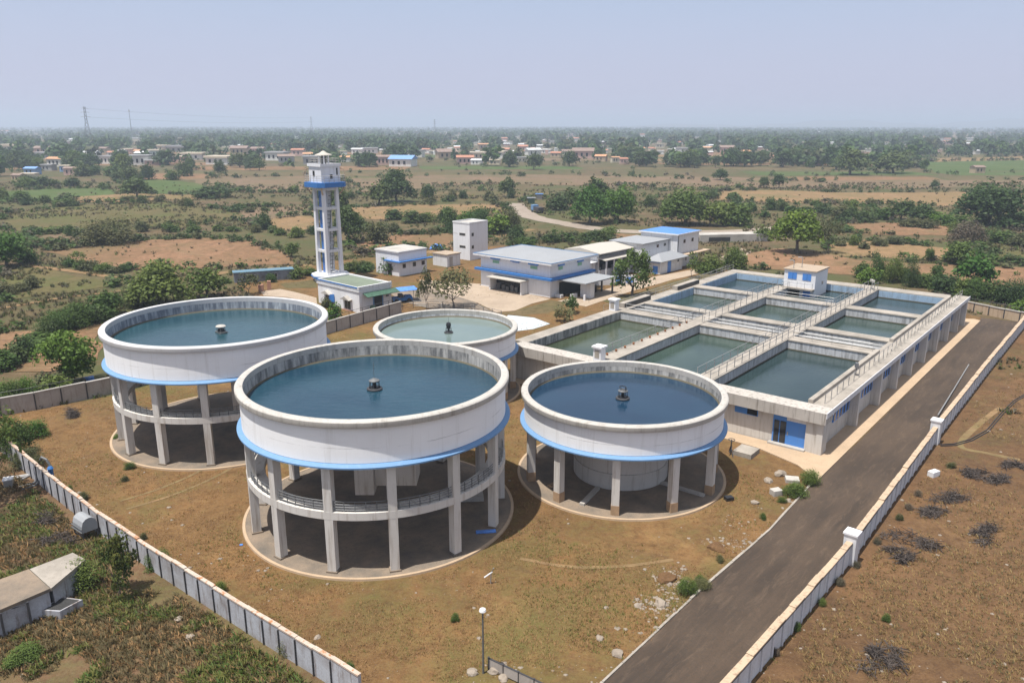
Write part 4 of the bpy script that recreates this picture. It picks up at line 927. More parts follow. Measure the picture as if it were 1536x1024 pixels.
MB().prism([(-q+c_, -q), (q-c_, -q), (q, -q+c_), (q, q-c_), (q-c_, q), (-q+c_, q), (-q, q-c_), (-q, -q+c_)], 15.5, 16.25).build('gallery_slab', M['blue'], tw)
MB().box((-1.78, -1.78, 16.252), (1.78, 1.78, 18.75)).build('cabin', M['white_clean'], tw)
MB().box((-1.95, -1.95, 18.75), (1.95, 1.95, 18.95)).box((-1.95, -1.95, 18.95), (1.95, -1.8, 19.2)).box((-1.95, -1.8, 18.95), (-1.8, 1.95, 19.2)).box((1.8, -1.8, 18.95), (1.95, 1.95, 19.2)).box((-1.8, 1.8, 18.95), (1.8, 1.95, 19.2)).build('cabin_roof', M['white_clean'], tw)
gp = [(-q+c_, -q+.08, 16.25), (q-c_, -q+.08, 16.25), (q-.08, -q+c_, 16.25), (q-.08, q-c_, 16.25), (q-c_, q-.08, 16.25), (-q+c_, q-.08, 16.25), (-q+.08, q-c_, 16.25), (-q+.08, -q+c_, 16.25)]
MB().railing(gp, 1.1, 1.0, .03, (1, .66, .33), .035, True).build('railing', M['concrete'], tw)
for x, y in ((q-.1, -q+c_), (q-.1, q-c_), (-q+.1, q-c_), (-q+c_, q-.1)):
    MB().tube([(x, y, 16.25), (x, y, 18.0), (x*.93, y*.93, 18.35), (x*.8, y*.8, 18.5)], .06, 6).build('awning_bracket', M['cap_tan'], tw)
for x, y, sx2, sy2, z0, z1 in ((-1.8, .35, .03, .26, 17.2, 18.1), (.1, -1.8, .22, .03, 16.8, 17.5), (1.2, -1.8, .12, .03, 17.4, 18.5)):
    MB().box((x-sx2, y-sy2, z0), (x+sx2, y+sy2, z1)).build('window', M['glass'], tw)
gp = [(-1.7, -1.7, 18.95), (1.7, -1.7, 18.95), (1.7, 1.7, 18.95), (-1.7, 1.7, 18.95)]
MB().railing(gp, 1.05, .95, .025, (1, .65), .03, True).build('roof_railing', M['concrete'], tw)
for k in range(6): a = k*math.pi/3; MB().drum(.1, 18.95, .1, 20.5, 8, (.85*math.cos(a), .85*math.sin(a))).build('lantern_post', M['white_clean'], tw)
MB().drum(.42, 18.95, .4, 20.45, 10).build('lantern_core', M['greysteel'], tw, True)
MB().lathe([(0, 21.2), (.2, 21.15), (.6, 20.85), (1.35, 20.6), (1.4, 20.48), (0, 20.48)], 24, closed=False).build('dome', M['creamroof'], tw, True)
for sx_, sy_ in ((-1, -1), (1, -1), (1, 1), (-1, 1)): MB().tube([(sx_*1.6, sy_*1.6, 14.3), (sx_*2.05, sy_*2.05, 15.1), (sx_*2.2, sy_*2.2, 15.5)], .13, 6).build('bracket', M['cap_tan'], tw)
# ================================================================== VEGETATION
from mathutils import noise as mn
def zat(py, y): return CAM_H-y*math.tan(CAM_P+math.atan((py-512)/CAM_F))
def crown_pts(shape, n, seed):
    """centres and outward normals of n leaf sprays for a plant of unit height"""
    r = np.random.default_rng(seed)
    if shape == 'round': z0, nl, lr, kk = .22, 22, .5, (.3, .72)
    elif shape == 'umbrella': z0, nl, lr, kk = .32, 24, .42, (.35, .8)
    elif shape == 'tall': z0, nl, lr, kk = .2, 18, .5, (.3, .75)
    elif shape == 'airy': z0, nl, lr, kk = .24, 20, .3, (.35, .9)
    elif shape == 'sparse': z0, nl, lr, kk = .36, 16, .36, (.4, .85)
    else: z0, nl, lr, kk = .0, 20, .5, (.3, .75)
    d = r.normal(size=(nl, 3)); d /= np.linalg.norm(d, axis=1)[:, None]
    if shape != 'tall': d[:, 2] = np.abs(d[:, 2])*1.0-.3
    k = r.uniform(*kk, (nl, 1)); C = d*k; R = r.uniform(.6, 1.2, nl)*lr
    li = r.integers(0, nl, n); e = r.normal(size=(n, 3)); e /= np.linalg.norm(e, axis=1)[:, None]
    e[:, 2] = np.where(e[:, 2] < -.35, -e[:, 2], e[:, 2])
    rad = r.uniform(.35, 1.06, n)**.6
    P = C[li]+e*(rad*R[li])[:, None]
    q = np.percentile(np.hypot(P[:, 0], P[:, 1]), 97); P[:, :2] *= .5/q; lo, hi = np.percentile(P[:, 2], (1, 99.5)); P[:, 2] = z0+(1-z0)*(P[:, 2]-lo)/(hi-lo)
    P[:, 2] = np.maximum(P[:, 2], .03)
    return P, e
def leaf_quads(P, e, size, seed, flat=.5):
    r = np.random.default_rng(seed+99); n = len(P)
    nn = e*.8+r.normal(size=(n, 3))*.65; nn[:, 2] += flat; nn /= np.linalg.norm(nn, axis=1)[:, None]
    t = np.cross(nn, r.normal(size=(n, 3))); t /= np.linalg.norm(t, axis=1)[:, None]; b = np.cross(nn, t)
    s = size*r.uniform(.6, 1.35, (n, 1)); w = s*r.uniform(.45, .8, (n, 1))
    V = np.stack([P-t*s, P-b*w+nn*s*.12, P+t*s, P+b*w+nn*s*.12], 1).reshape(-1, 3)
    return V, np.arange(4*n).reshape(n, 4)
def trunk_mb(shape, seed):
    r = random.Random(seed); mb = MB(); h = {'round': .34, 'umbrella': .44, 'tall': .4, 'sparse': .35}.get(shape, .3); w = {'sparse': .012, 'tall': .02}.get(shape, .026)
    lean = Vector((r.uniform(-.04, .04), r.uniform(-.04, .04), 0)); fork = Vector((lean.x, lean.y, h*.62))
    mb.tube([(0, 0, -.02), (lean.x*.3, lean.y*.3, h*.3), fork], w*1.5, 7, w)
    for k in range({'sparse': 6, 'umbrella': 6}.get(shape, 5)):
        a = k*2*math.pi/5+r.uniform(-.5, .5); sp = {'umbrella': .34, 'sparse': .3, 'tall': .2}.get(shape, .26)*r.uniform(.7, 1.1)
        e = Vector((sp*math.cos(a), sp*math.sin(a), h+r.uniform(.12, .28))); m = fork.lerp(e, .5)+Vector((0, 0, -.02))
        mb.tube([fork, m, e], w*.7, 5, w*.2)
    return mb
PC = {}
LV = {0: (5200, .032), 1: (1700, .052), 2: (560, .095)}
def crown_mesh(shape, lod, var):
    k = ('c', shape, lod, var)
    if k not in PC:
        n, s = LV[lod]
        if shape == 'airy': n = int(n*.42)
        if shape == 'sparse': n = int(n*.22)
        if (shape, lod) == ('bush', 0): s = .022
        P, e = crown_pts(shape, n, var*17+len(shape)*5+lod); V, Q = leaf_quads(P, e, s, var, .4)
        PC[k] = np_mesh('crown', V, Q, [LEAF['mid']])
    return PC[k]
def trunk_mesh(shape, var):
    k = ('t', shape, var)
    if k not in PC:
        o = trunk_mb(shape, var+len(shape)).build('trunk', M['bark'], None, True); PC[k] = o.data; bpy.data.objects.remove(o)
    return PC[k]
def far_mesh(shape, var):
    """small far tree: leaves and a plain stem in one mesh"""
    k = ('f', shape, var)
    if k not in PC:
        n, s = LV[2]; P, e = crown_pts(shape, n, var*37+11); V, Q = leaf_quads(P, e, s, var, .4); m0 = len(Q)
        if shape != 'bush': V[:, 2] = (V[:, 2]-.2)/.8*.95+.05
        if shape == 'none':
            a = [(-.02, -.02, 0), (.02, -.02, 0), (.0, .025, 0), (-.015, -.015, .6), (.015, -.015, .6), (0, .02, .6)]; o = len(V)
            V = np.vstack([V, a]); Q = np.vstack([Q, np.array([(0, 1, 4, 3), (1, 2, 5, 4), (2, 0, 3, 5)])+o])
        mi = np.zeros(len(Q), int); mi[m0:] = 1; PC[k] = np_mesh('far_tree', V, Q, [LEAF['mid'], M['bark']], mi)
    return PC[k]
def set_leaf(o, tone):
    o.material_slots[0].link = 'OBJECT'; o.material_slots[0].material = LEAF[tone]
def inside(poly, x, y):
    ins = False
    for i in range(len(poly)):
        (x0, y0), (x1, y1) = poly[i], poly[i-1]
        if (y0 > y) != (y1 > y) and x < (x1-x0)*(y-y0)/(y1-y0)+x0: ins = not ins
    return ins
VEG = []                                   # (object, px, py, kind, shape, tone, height) for the labels
W0 = {'round': 1, 'umbrella': 1, 'tall': 1, 'sparse': 1, 'bush': 1, 'airy': 1}
def plant(p, h, w, shape, tone, pxh, kind=None, label=None):
    kind = kind or ('bush' if shape == 'bush' else 'tree'); v = random.randrange(4); sc = (w/W0[shape], w/W0[shape], h/.98); rz = random.uniform(0, 6.28)
    grp = {'bush': 'bushes and shrubs', 'tree': 'trees'}[kind]
    if kind == 'tree' and pxh >= 11.5:
        r = thing('tree', 'tree', 'tree', (p[0], p[1], 0), rz, grp); r.scale = sc
        lod = 0 if pxh > 46 else 1
        c = bpy.data.objects.new('crown', crown_mesh(shape, lod, v)); COL.objects.link(c); c.parent = r; set_leaf(c, tone)
        t = bpy.data.objects.new('trunk', trunk_mesh(shape, v)); COL.objects.link(t); t.parent = r
    else:
        me = crown_mesh('bush', 0 if pxh > 34 or p[1] < 66 else 1, v) if kind == 'bush' and (pxh >= 12 or p[1] < 66) else far_mesh(shape, v)
        r = bpy.data.objects.new(kind, me); COL.objects.link(r); r.location = (p[0], p[1], -.03*h); r.rotation_euler = (0, 0, rz); r.scale = sc
        set_leaf(r, tone); tag(r, kind, kind, grp)
    q = pix((p[0], p[1], 0)); VEG.append((r, q[0], q[1], kind, shape, tone, pxh, label)); return r
def vpx(px, by, ty, wpx, shape, tone, label=None):
    p = at(px, by)
    if shape == 'bush': p = p+Vector((p.x, p.y, 0)).normalized()*(wpx/px_per_m(p)*.3)
    h = max(.5, zat(ty, p.y)); w = wpx/px_per_m(p); return plant(p, h, w, shape, tone, by-ty, None, label)
TREES = [
 (595, 303, 256, 58, 'round', 'dark'), (568, 307, 274, 44, 'round', 'dark'), (522, 364, 311, 48, 'round', 'dark'), (566, 367, 334, 34, 'bush', 'olive'), (509, 324, 284, 30, 'round', 'dark'),
 (643, 301, 278, 22, 'round', 'dark'), (762, 296, 267, 26, 'tall', 'dark'), (885, 336, 282, 56, 'round', 'bright'), (926, 333, 281, 52, 'round', 'bright'), (1027, 337, 285, 72, 'round', 'mid'), (1064, 339, 306, 44, 'round', 'mid'),
 (1195, 380, 317, 70, 'umbrella', 'bright'), (1242, 380, 331, 42, 'sparse', 'olive'), (1480, 337, 276, 84, 'round', 'dark'), (1452, 368, 331, 46, 'bush', 'brown'), (1457, 428, 383, 48, 'round', 'bright'), (1435, 396, 363, 36, 'round', 'mid'),
 (1405, 420, 399, 18, 'tall', 'mid'), (1393, 392, 372, 12, 'tall', 'mid'), (948, 444, 376, 62, 'airy', 'mid'), (682, 463, 404, 72, 'sparse', 'olive'), (640, 466, 402, 28, 'sparse', 'olive'), (1037, 416, 379, 26, 'sparse', 'mid'),
 (1294, 418, 394, 28, 'bush', 'mid'), (165, 369, 324, 76, 'bush', 'olive'), (10, 401, 347, 54, 'round', 'bright'), (206, 296, 267, 42, 'round', 'dark'), (318, 298, 277, 52, 'bush', 'dark'), (42, 397, 372, 28, 'bush', 'mid'), (118, 397, 377, 22, 'sparse', 'mid'),
 (245, 460, 396, 84, 'round', 'mid'), (205, 462, 424, 52, 'bush', 'dark'), (312, 446, 403, 56, 'round', 'mid'), (373, 441, 409, 38, 'sparse', 'olive'), (160, 473, 438, 42, 'round', 'mid'),
 (110, 574, 498, 66, 'tall', 'bright'), (80, 590, 560, 60, 'bush', 'olive'), (-8, 750, 612, 84, 'sparse', 'mid'), (180, 893, 806, 54, 'airy', 'red'), (128, 888, 838, 52, 'bush', 'mid'), (236, 856, 826, 36, 'bush', 'mid'),
 (1190, 748, 722, 38, 'bush', 'mid'), (1212, 730, 704, 32, 'bush', 'mid'), (1030, 897, 867, 30, 'bush', 'mid'), (1050, 886, 868, 30, 'bush', 'olive'), (503, 484, 455, 24, 'bush', 'bright'), (491, 462, 446, 18, 'bush', 'olive'), (591, 412, 381, 38, 'bush', 'mid'), (858, 470, 444, 28, 'airy', 'mid'), (846, 483, 460, 34, 'airy', 'olive'),
 (745, 352, 318, 44, 'bush', 'bright'), (720, 345, 310, 40, 'bush', 'mid'), (765, 350, 312, 40, 'bush', 'olive'), (776, 362, 338, 30, 'bush', 'dark'), (895, 310, 268, 40, 'round', 'dark'), (860, 312, 284, 42, 'round', 'dark'), (836, 316, 292, 36, 'bush', 'dark'), (975, 310, 293, 26, 'bush', 'dark'),
 (670, 332, 312, 36, 'bush', 'dark'), (618, 335, 316, 40, 'bush', 'dark'), (590, 330, 314, 34, 'bush', 'dark'), (640, 334, 318, 30, 'bush', 'mid'), (397, 345, 318, 28, 'bush', 'dark'), (438, 385, 364, 20, 'round', 'mid'),
 (1350, 330, 300, 40, 'round', 'dark'), (1385, 334, 306, 34, 'round', 'dark'), (1325, 330, 312, 36, 'bush', 'mid'), (1295, 334, 316, 34, 'bush', 'dark'), (1270, 332, 314, 30, 'bush', 'dark'), (1410, 338, 318, 36, 'bush', 'bright'), (1440, 342, 322, 34, 'bush', 'mid'), (1520, 344, 318, 46, 'bush', 'dark'), (1500, 366, 346, 36, 'bush', 'mid'),
 (1142, 362, 338, 26, 'bush', 'mid'), (1108, 340, 306, 40, 'bush', 'mid'), (1085, 335, 305, 42, 'round', 'mid'), (1275, 262, 224, 46, 'round', 'dark'), (1340, 260, 230, 48, 'round', 'dark'), (1145, 282, 266, 16, 'round', 'dark'), (1168, 282, 262, 18, 'round', 'dark'), (1217, 234, 212, 30, 'round', 'dark'), (1080, 270, 254, 22, 'round', 'dark'), (1403, 283, 270, 12, 'round', 'dark'),
  (103, 742, 728, 14, 'bush', 'mid'), (125, 752, 738, 16, 'bush', 'olive'), (355, 920, 902, 12, 'bush', 'dark'), (380, 935, 915, 22, 'bush', 'mid'), (330, 892, 872, 20, 'bush', 'mid'), (195, 705, 692, 16, 'bush', 'mid'), (175, 660, 652, 10, 'bush', 'bright'), (28, 690, 625, 50, 'bush', 'mid'), (50, 660, 628, 40, 'bush', 'bright'), (45, 705, 672, 44, 'bush', 'olive'),
 (682, 934, 922, 14, 'bush', 'mid'), (520, 1012, 994, 24, 'bush', 'mid'), (1328, 934, 922, 12, 'bush', 'mid'), (440, 985, 950, 40, 'bush', 'olive'), (35, 1000, 970, 46, 'bush', 'mid'), 
]
TREES += [(470, 352, 338, 22, 'bush', 'dark')]
for t in TREES: vpx(*t)
# hedges and thickets: individual bushes along lines seen in the photo
HEDGE = [([(0, 560), (60, 520), (110, 492), (165, 480)], 13, 24, 46, ('mid', 'mid', 'dark')), ([(0, 612), (40, 606), (95, 592)], 6, 24, 40, ('mid', 'bright')), ([(95, 400), (150, 412), (200, 404)], 7, 12, 26, ('olive', 'mid')), ([(0, 446), (60, 434)], 3, 12, 26, ('olive',)),
 ([(1050, 410), (1085, 403), (1112, 402)], 6, 22, 30, ('mid',)), ([(1300, 424), (1345, 426), (1395, 434), (1440, 446), (1500, 456), (1545, 470)], 15, 26, 40, ('mid', 'dark', 'bright')), ([(1250, 328), (1300, 330), (1450, 350), (1540, 372)], 10, 16, 30, ('mid', 'dark', 'olive')),
 ([(760, 366), (850, 362), (930, 356)], 10, 10, 30, ('mid', 'olive', 'dark')), ([(670, 340), (700, 338), (735, 350)], 5, 20, 34, ('mid', 'bright')), ([(520, 342), (580, 350), (640, 352), (690, 348)], 8, 10, 22, ('olive', 'dark')), ([(70, 352), (140, 356), (210, 350), (330, 345), (400, 352), (460, 358)], 14, 10, 24, ('dark', 'olive', 'mid')),
 ([(1240, 372), (1310, 372), (1380, 362)], 8, 10, 24, ('olive', 'mid')), ([(1080, 310), (1180, 318), (1260, 322)], 9, 10, 24, ('dark', 'mid')), ([(180, 302), (260, 306), (340, 312), (420, 322)], 9, 8, 20, ('dark', 'olive')), ([(0, 300), (60, 308), (120, 306)], 6, 10, 22, ('dark', 'mid')), ([(640, 302), (700, 300), (780, 302)], 7, 9, 20, ('dark', 'olive')),
 ([(340, 426), (420, 420), (470, 410)], 5, 12, 22, ('mid',)), ([(520, 410), (560, 408)], 3, 14, 26, ('mid', 'dark')), ([(1020, 300), (1100, 296)], 5, 9, 20, ('dark', 'mid')), ([(470, 300), (540, 300)], 3, 14, 26, ('dark',)), ([(120, 265), (200, 270), (340, 262)], 9, 14, 26, ('dark', 'mid')), ([(20, 280), (120, 276)], 5, 12, 24, ('dark', 'mid')),
 ([(180, 690), (230, 850), (260, 870)], 3, 9, 16, ('mid', 'olive')), ([(270, 875), (420, 960), (500, 1005)], 8, 12, 20, ('mid', 'olive', 'brown')), ([(1120, 1020), (1290, 850), (1430, 690)], 11, 8, 14, ('olive', 'brown', 'mid')), ([(1220, 715), (1120, 800), (1000, 920)], 5, 7, 13, ('olive', 'mid'))]
hr = random.Random(3)
for line, n, h, w, tones in HEDGE:
    for i in range(n):
        s = (i+hr.random()*.8)/n*(len(line)-1); k = min(int(s), len(line)-2); f = s-k
        x = line[k][0]+(line[k+1][0]-line[k][0])*f+hr.uniform(-6, 6); y = line[k][1]+(line[k+1][1]-line[k][1])*f+hr.uniform(-4, 4); hh = 1.35*h*hr.uniform(.6, 1.3)
        vpx(x, y, y-hh, w*hr.uniform(.6, 1.2), 'bush', hr.choice(tones))
nb = sum(v[3] == 'bush' for v in VEG); nt_ = sum(v[3] == 'tree' for v in VEG)
# scattered trees and bushes of the middle distance, largest first; everything farther is one woodland
def dens(x, y): return mn.noise(Vector((x*.0042, y*.0085, 3.1)))+.5*mn.noise(Vector((x*.013, y*.02, 9.0)))
def clear(x, y, only=None):                       # keep the compound, the roads and the marked fields open
    if inside(COMP, x, y): return False
    q = pix((x, y, 0))
    for nm, mt, pp in FIELDS:
        if only and mt not in only: continue
        ins = False
        for i in range(len(pp)):
            (x0, y0), (x1, y1) = pp[i], pp[i-1]
            if (y0 > q[1]) != (y1 > q[1]) and q[0] < (x1-x0)*(q[1]-y0)/(y1-y0)+x0: ins = not ins
        if ins: return False
    return True
HS = [(18, 228, 27, 'white', 'flat cream'), (34, 234, 11, 'white', 'pale sheet'), (64, 230, 20, 'pink', 'brown sheet'), (61, 238, 22, 'grey', 'flat grey'), (82, 250, 24, 'white', 'tiled orange'), (97, 258, 14, 'blue', 'flat cream'), (45, 262, 16, 'blue', 'blue sheet'), (42, 270, 17, 'cream', 'flat cream'), (106, 263, 17, 'pink', 'brown sheet'), (24, 272, 14, 'tan', 'brown sheet'), (70, 256, 16, 'grey', 'flat grey'),
 (134, 238, 17, 'white', 'pale sheet'), (160, 246, 22, 'white', 'flat grey'), (168, 235, 12, 'white', 'tiled red'), (152, 232, 16, 'tan', 'brown sheet'), (178, 232, 13, 'white', 'pale sheet'), (190, 231, 15, 'pink', 'flat cream'), (206, 231, 13, 'tan', 'tiled orange'), (118, 236, 12, 'pink', 'tiled red'), (240, 228, 18, 'cream', 'flat cream'), (262, 228, 28, 'grey', 'flat grey'), (211, 238, 18, 'green', 'pale sheet'), (230, 237, 18, 'green', 'flat cream'), (208, 248, 26, 'white', 'flat grey'), (228, 248, 18, 'pink', 'flat white'), (268, 245, 18, 'pink', 'flat cream'), (288, 240, 28, 'white', 'flat cream'), (325, 247, 34, 'white', 'flat cream'), (337, 222, 11, 'cream', 'tiled orange'), (358, 232, 22, 'tan', 'brown sheet'), (385, 230, 18, 'pink', 'brown sheet'), (412, 241, 28, 'white', 'flat grey'), (430, 244, 22, 'grey', 'brown sheet'), (446, 234, 18, 'pink', 'tiled red'), (463, 236, 15, 'cream', 'tiled orange'), (470, 247, 28, 'grey', 'flat grey'), (517, 243, 14, 'white', 'tiled orange'), (535, 231, 16, 'white', 'pale sheet'), (555, 230, 22, 'white', 'flat grey'), (576, 248, 22, 'pink', 'brown sheet'), (600, 250, 34, 'white', 'blue sheet'), (622, 236, 22, 'white', 'flat grey'), (638, 230, 12, 'white', 'tiled red'), (652, 232, 14, 'cream', 'flat cream'), (672, 238, 28, 'tan', 'brown sheet'), (686, 225, 9, 'white', 'pale sheet'), (698, 246, 24, 'pink', 'tiled red'), (716, 238, 24, 'cream', 'flat cream'), (714, 247, 16, 'white', 'pale sheet'), (742, 238, 26, 'white', 'flat cream'), (741, 247, 16, 'cream', 'flat cream'), (754, 232, 18, 'pink', 'tiled red'), (726, 224, 15, 'tan', 'tiled orange'), (784, 243, 16, 'cream', 'flat grey'), (784, 229, 14, 'pink', 'tiled red'), (802, 234, 20, 'white', 'pale sheet'), (819, 230, 14, 'white', 'flat white'), (833, 236, 15, 'tan', 'tiled red'), (852, 234, 16, 'cream', 'brown sheet'), (874, 238, 30, 'pink', 'brown sheet'), (907, 230, 10, 'white', 'tiled red'), (900, 242, 16, 'tan', 'tiled orange'), (924, 244, 12, 'cream', 'tiled orange'), (936, 246, 12, 'pink', 'tiled red'), (962, 228, 10, 'cream', 'tiled orange'), (990, 222, 12, 'cream', 'flat cream'), (1022, 230, 16, 'white', 'flat grey'), (1058, 228, 14, 'cream', 'tiled orange'), (1066, 226, 9, 'white', 'tiled red'), (1092, 229, 20, 'pink', 'brown sheet'), (1120, 232, 12, 'cream', 'tiled orange'), (1154, 240, 12, 'tan', 'tiled red'), (1148, 230, 10, 'white', 'brown sheet'), (1304, 228, 9, 'white', 'flat white'), (1424, 217, 12, 'pink', 'tiled red'), (1470, 260, 14, 'tan', 'brown sheet')]
hr2 = random.Random(77)
for i in range(120):
    HS.append((hr2.uniform(0, 1500) if i % 3 else hr2.uniform(640, 1100), hr2.uniform(198, 234), hr2.uniform(4, 10), hr2.choice(('white', 'cream', 'white', 'pink')), hr2.choice(('flat white', 'flat cream', 'tiled red', 'pale sheet'))))
HX = np.array([h[0] for h in HS]); HY = np.array([h[1] for h in HS]); HW = np.array([h[2] for h in HS])
def hides(x, y, h, w):                 # would this tree stand right in front of a village house?
    px, py = pix((x, y, 0)); s_ = px_per_m((x, y))
    return bool(((np.abs(HX-px) < HW*.5+w*s_*.35) & (py-HY > -1) & (py-HY < h*s_*.95+1)).any())
cand = []
ROADPX = [(772, 303), (778, 314), (800, 326), (850, 336), (900, 344), (960, 348), (1040, 348), (1110, 347)]
def onroad(x, y, h):                   # would it stand on, or right in front of, the country road?
    q = pix((x, y, 0)); hp = h*px_per_m((x, y))
    for (x0, y0), (x1, y1) in zip(ROADPX, ROADPX[1:]):
        if x0-4 <= q[0] <= x1+4:
            yy = y0+(y1-y0)*(q[0]-x0)/max(1, x1-x0)
            if yy-8 < q[1] < yy+7+hp: return True
    return False
while len(cand) < 6000:
    y = 190+560*hr.random()**.8; x = hr.uniform(-.84, .84)*y
    d = dens(x, y)-.12
    if y > 400: d += .25
    if hr.random()*.35 < d and clear(x, y): cand.append((x, y))
cand.sort(key=lambda c: c[1]); bi = ti = 0
for x, y in cand:
    if hides(x, y, 6, 6) or onroad(x, y, 5): continue
    if 420 < y and hr.random() < .5: continue
    if hr.random() < .72 and y < 420:
        if nb+bi >= 297 or hr.random() > (.05 if y < 300 else .14): continue
        h = hr.uniform(1.2, 3.2); bi += 1; plant((x, y), h, h*hr.uniform(1.2, 2.2), 'bush', hr.choice(('dark', 'mid', 'mid', 'olive', 'olive')), h*px_per_m((x, y)))
    else:
        if nt_+ti >= 297 or hr.random() > (.05 if y < 400 else .3): continue
        h = hr.uniform(4, 9)*(1.15 if y > 350 else .8); ti += 1; plant((x, y), h, h*hr.uniform(.8, 1.35), 'round', hr.choice(('dark', 'dark', 'mid')), h*px_per_m((x, y)))
# woodland: the mass of trees over the plain, one object
def woodland():
    r = np.random.default_rng(21); Vs, Qs, MI = [], [], []; off = 0
    tmpl = []
    for s in range(10):
        hi = crown_pts(('round', 'umbrella', 'bush', 'round', 'tall')[s % 5], 46, s+300); lo = crown_pts(('round', 'umbrella', 'bush')[s % 3], 16, s+400)
        tmpl.append((leaf_quads(*hi, .2, s, .5)[0], leaf_quads(*lo, .3, s, .7)[0]))
    out = 0; tries = 0
    while out < 17000 and tries < 500000:
        tries += 1; t = r.random(); y = 380*(7500/380)**(t**.8) ; x = r.uniform(-.84, .84)*y
        d = mn.noise(Vector((x*.0042*min(1, 900/y), y*.0085*min(1, 800/y), 3.1)))+.5*mn.noise(Vector((x*.013, y*.02, 9.0)))
        th = .2 if y < 500 else -.1 if y < 800 else -.08
        if d < th or (y < 900 and not clear(x, y)): continue
        if y < 480 and r.random() < .6: continue
        h = r.uniform(4.5, 11.5)*(1+.25*max(0, d))*(1.0 if y < 2500 else 1.1); w = h*r.uniform(.8, 1.35); T = tmpl[r.integers(10)][0 if y < 1400 else 1]
        if y < 1800 and hides(x, y, h, w) and r.random() < .95: continue
        a = r.uniform(0, 6.28); c, s = math.cos(a), math.sin(a)
        V = np.stack([(T[:, 0]*c-T[:, 1]*s)*w+x, (T[:, 0]*s+T[:, 1]*c)*w+y, T[:, 2]*h], 1); Vs.append(V); n = len(V)//4
        Qs.append(np.arange(4*n).reshape(n, 4)+off); off += 4*n; MI.append(np.full(n, r.choice(3, p=(.42, .4, .18)))); out += 1
    me = np_mesh('woodland', np.vstack(Vs), np.vstack(Qs), [LEAF['dark'], LEAF['mid'], LEAF['olive']], np.concatenate(MI))
    o = bpy.data.objects.new('woodland', me); COL.objects.link(o); tag(o, 'hazy woodland and scattered trees covering the plain to the horizon', 'woodland', kind='stuff')
woodland()

def thickets():
    """low scrub along field edges and over fallow ground, beyond the bushes one can tell apart"""
    r = np.random.default_rng(33); T = [leaf_quads(*crown_pts('bush', 60, s+700), .15, s, .5)[0] for s in range(8)]; Vs, MI = [], []; k = t = 0
    edges = []
    for nm, mt, pp in FIELDS:
        P = [at(*p) for p in pp]; edges += [(P[i], P[i-1]) for i in range(len(P))]
    while k < 2800 and t < 90000:
        t += 1
        if k < 1900:
            a, b = edges[r.integers(len(edges))]; q = a.lerp(b, r.random()); x, y = q.x+r.normal()*.9, q.y+r.normal()*1.1
            if mn.noise(Vector((x*.03, y*.03, 5))) < -.1: continue
        else:
            y = 140*(620/140)**r.random(); x = r.uniform(-.84, .84)*y
            if mn.noise(Vector((x*.012, y*.03, 7)))+.5*mn.noise(Vector((x*.05, y*.08, 2))) < .12 or not clear(x, y): continue
        if inside(COMP, x, y) or y < 60: continue
        q = pix((x, y, 0))
        h = r.uniform(.35, 1.25)*(1+y/450); w = h*r.uniform(1.0, 2.0)
        if onroad(x, y, h): continue
        a = r.uniform(0, 6.28); c, s = math.cos(a), math.sin(a); V = T[r.integers(8)]
        Vs.append(np.stack([(V[:, 0]*c-V[:, 1]*s)*w+x, (V[:, 0]*s+V[:, 1]*c)*w+y, V[:, 2]*h], 1)); MI.append(np.full(len(V)//4, r.choice(4, p=(.4, .3, .2, .1)))); k += 1
    V = np.vstack(Vs); me = np_mesh('scrub', V, np.arange(len(V)).reshape(-1, 4), [LEAF['dark'], LEAF['mid'], LEAF['olive'], LEAF['brown']], np.concatenate(MI))
    o = bpy.data.objects.new('scrub', me); COL.objects.link(o); tag(o, 'low scrub and thickets along the field edges', 'scrub', kind='stuff')
thickets()
def tussocks():
    r = np.random.default_rng(44); T = []
    for s in range(8):                  # a tussock is a sheaf of narrow upright blades
        B = []
        for b in range(11):
            a = r.uniform(0, 6.28); q = r.uniform(0, .3); ln = r.uniform(.1, .5); ca, sa = math.cos(a), math.sin(a); hh = r.uniform(.5, 1); w = .07
            B += [(ca*q-sa*w, sa*q+ca*w, 0), (ca*q+sa*w, sa*q-ca*w, 0), (ca*(q+ln*.5)+sa*w, sa*(q+ln*.5)-ca*w, hh*.7), (ca*(q+ln), sa*(q+ln), hh)]
        T.append(np.array(B))
    Vs, MI = [], []; k = t = 0
    while k < 15000 and t < 90000:
        t += 1; y = 62*(360/62)**(r.random()**.8); x = r.uniform(-.74, .74)*y
        if inside(COMP, x, y) or inside(ROADL+ROADR[::-1], x, y) or blocked_(x, y): continue
        d_ = mn.noise(Vector((x*.03, y*.05, 17)))+.7*mn.noise(Vector((x*.16, y*.2, 1)))
        if d_ < -.05 or onroad(x, y, .5): continue
        if not clear(x, y, ('plough', 'tan', 'green')) and r.random() < .93: continue
        h = r.uniform(.2, .5)*(1+y/300); w = h*r.uniform(1.0, 1.8); a = r.uniform(0, 6.28); c, s = math.cos(a), math.sin(a); V = T[r.integers(8)]
        Vs.append(np.stack([(V[:, 0]*c-V[:, 1]*s)*w+x, (V[:, 0]*s+V[:, 1]*c)*w+y, V[:, 2]*h+.03], 1)); MI.append(np.full(len(V)//4, r.choice(4, p=(.34, .26, .28, .12)))); k += 1
    V = np.vstack(Vs); me = np_mesh('tussock_grass', V, np.arange(len(V)).reshape(-1, 4), [M['weed'], LEAF['olive'], LEAF['brown'], LEAF['mid']], np.concatenate(MI))
    o = bpy.data.objects.new('tussock_grass', me); COL.objects.link(o); tag(o, 'dry tussocks and low weeds over the fallow fields', 'tussock grass', kind='stuff')
def blocked_(x, y):
    d = Vector((x, y, 0))-BO; return -6 < d.dot(BU) < 62 and -3 < d.dot(BV) < 34
tussocks()
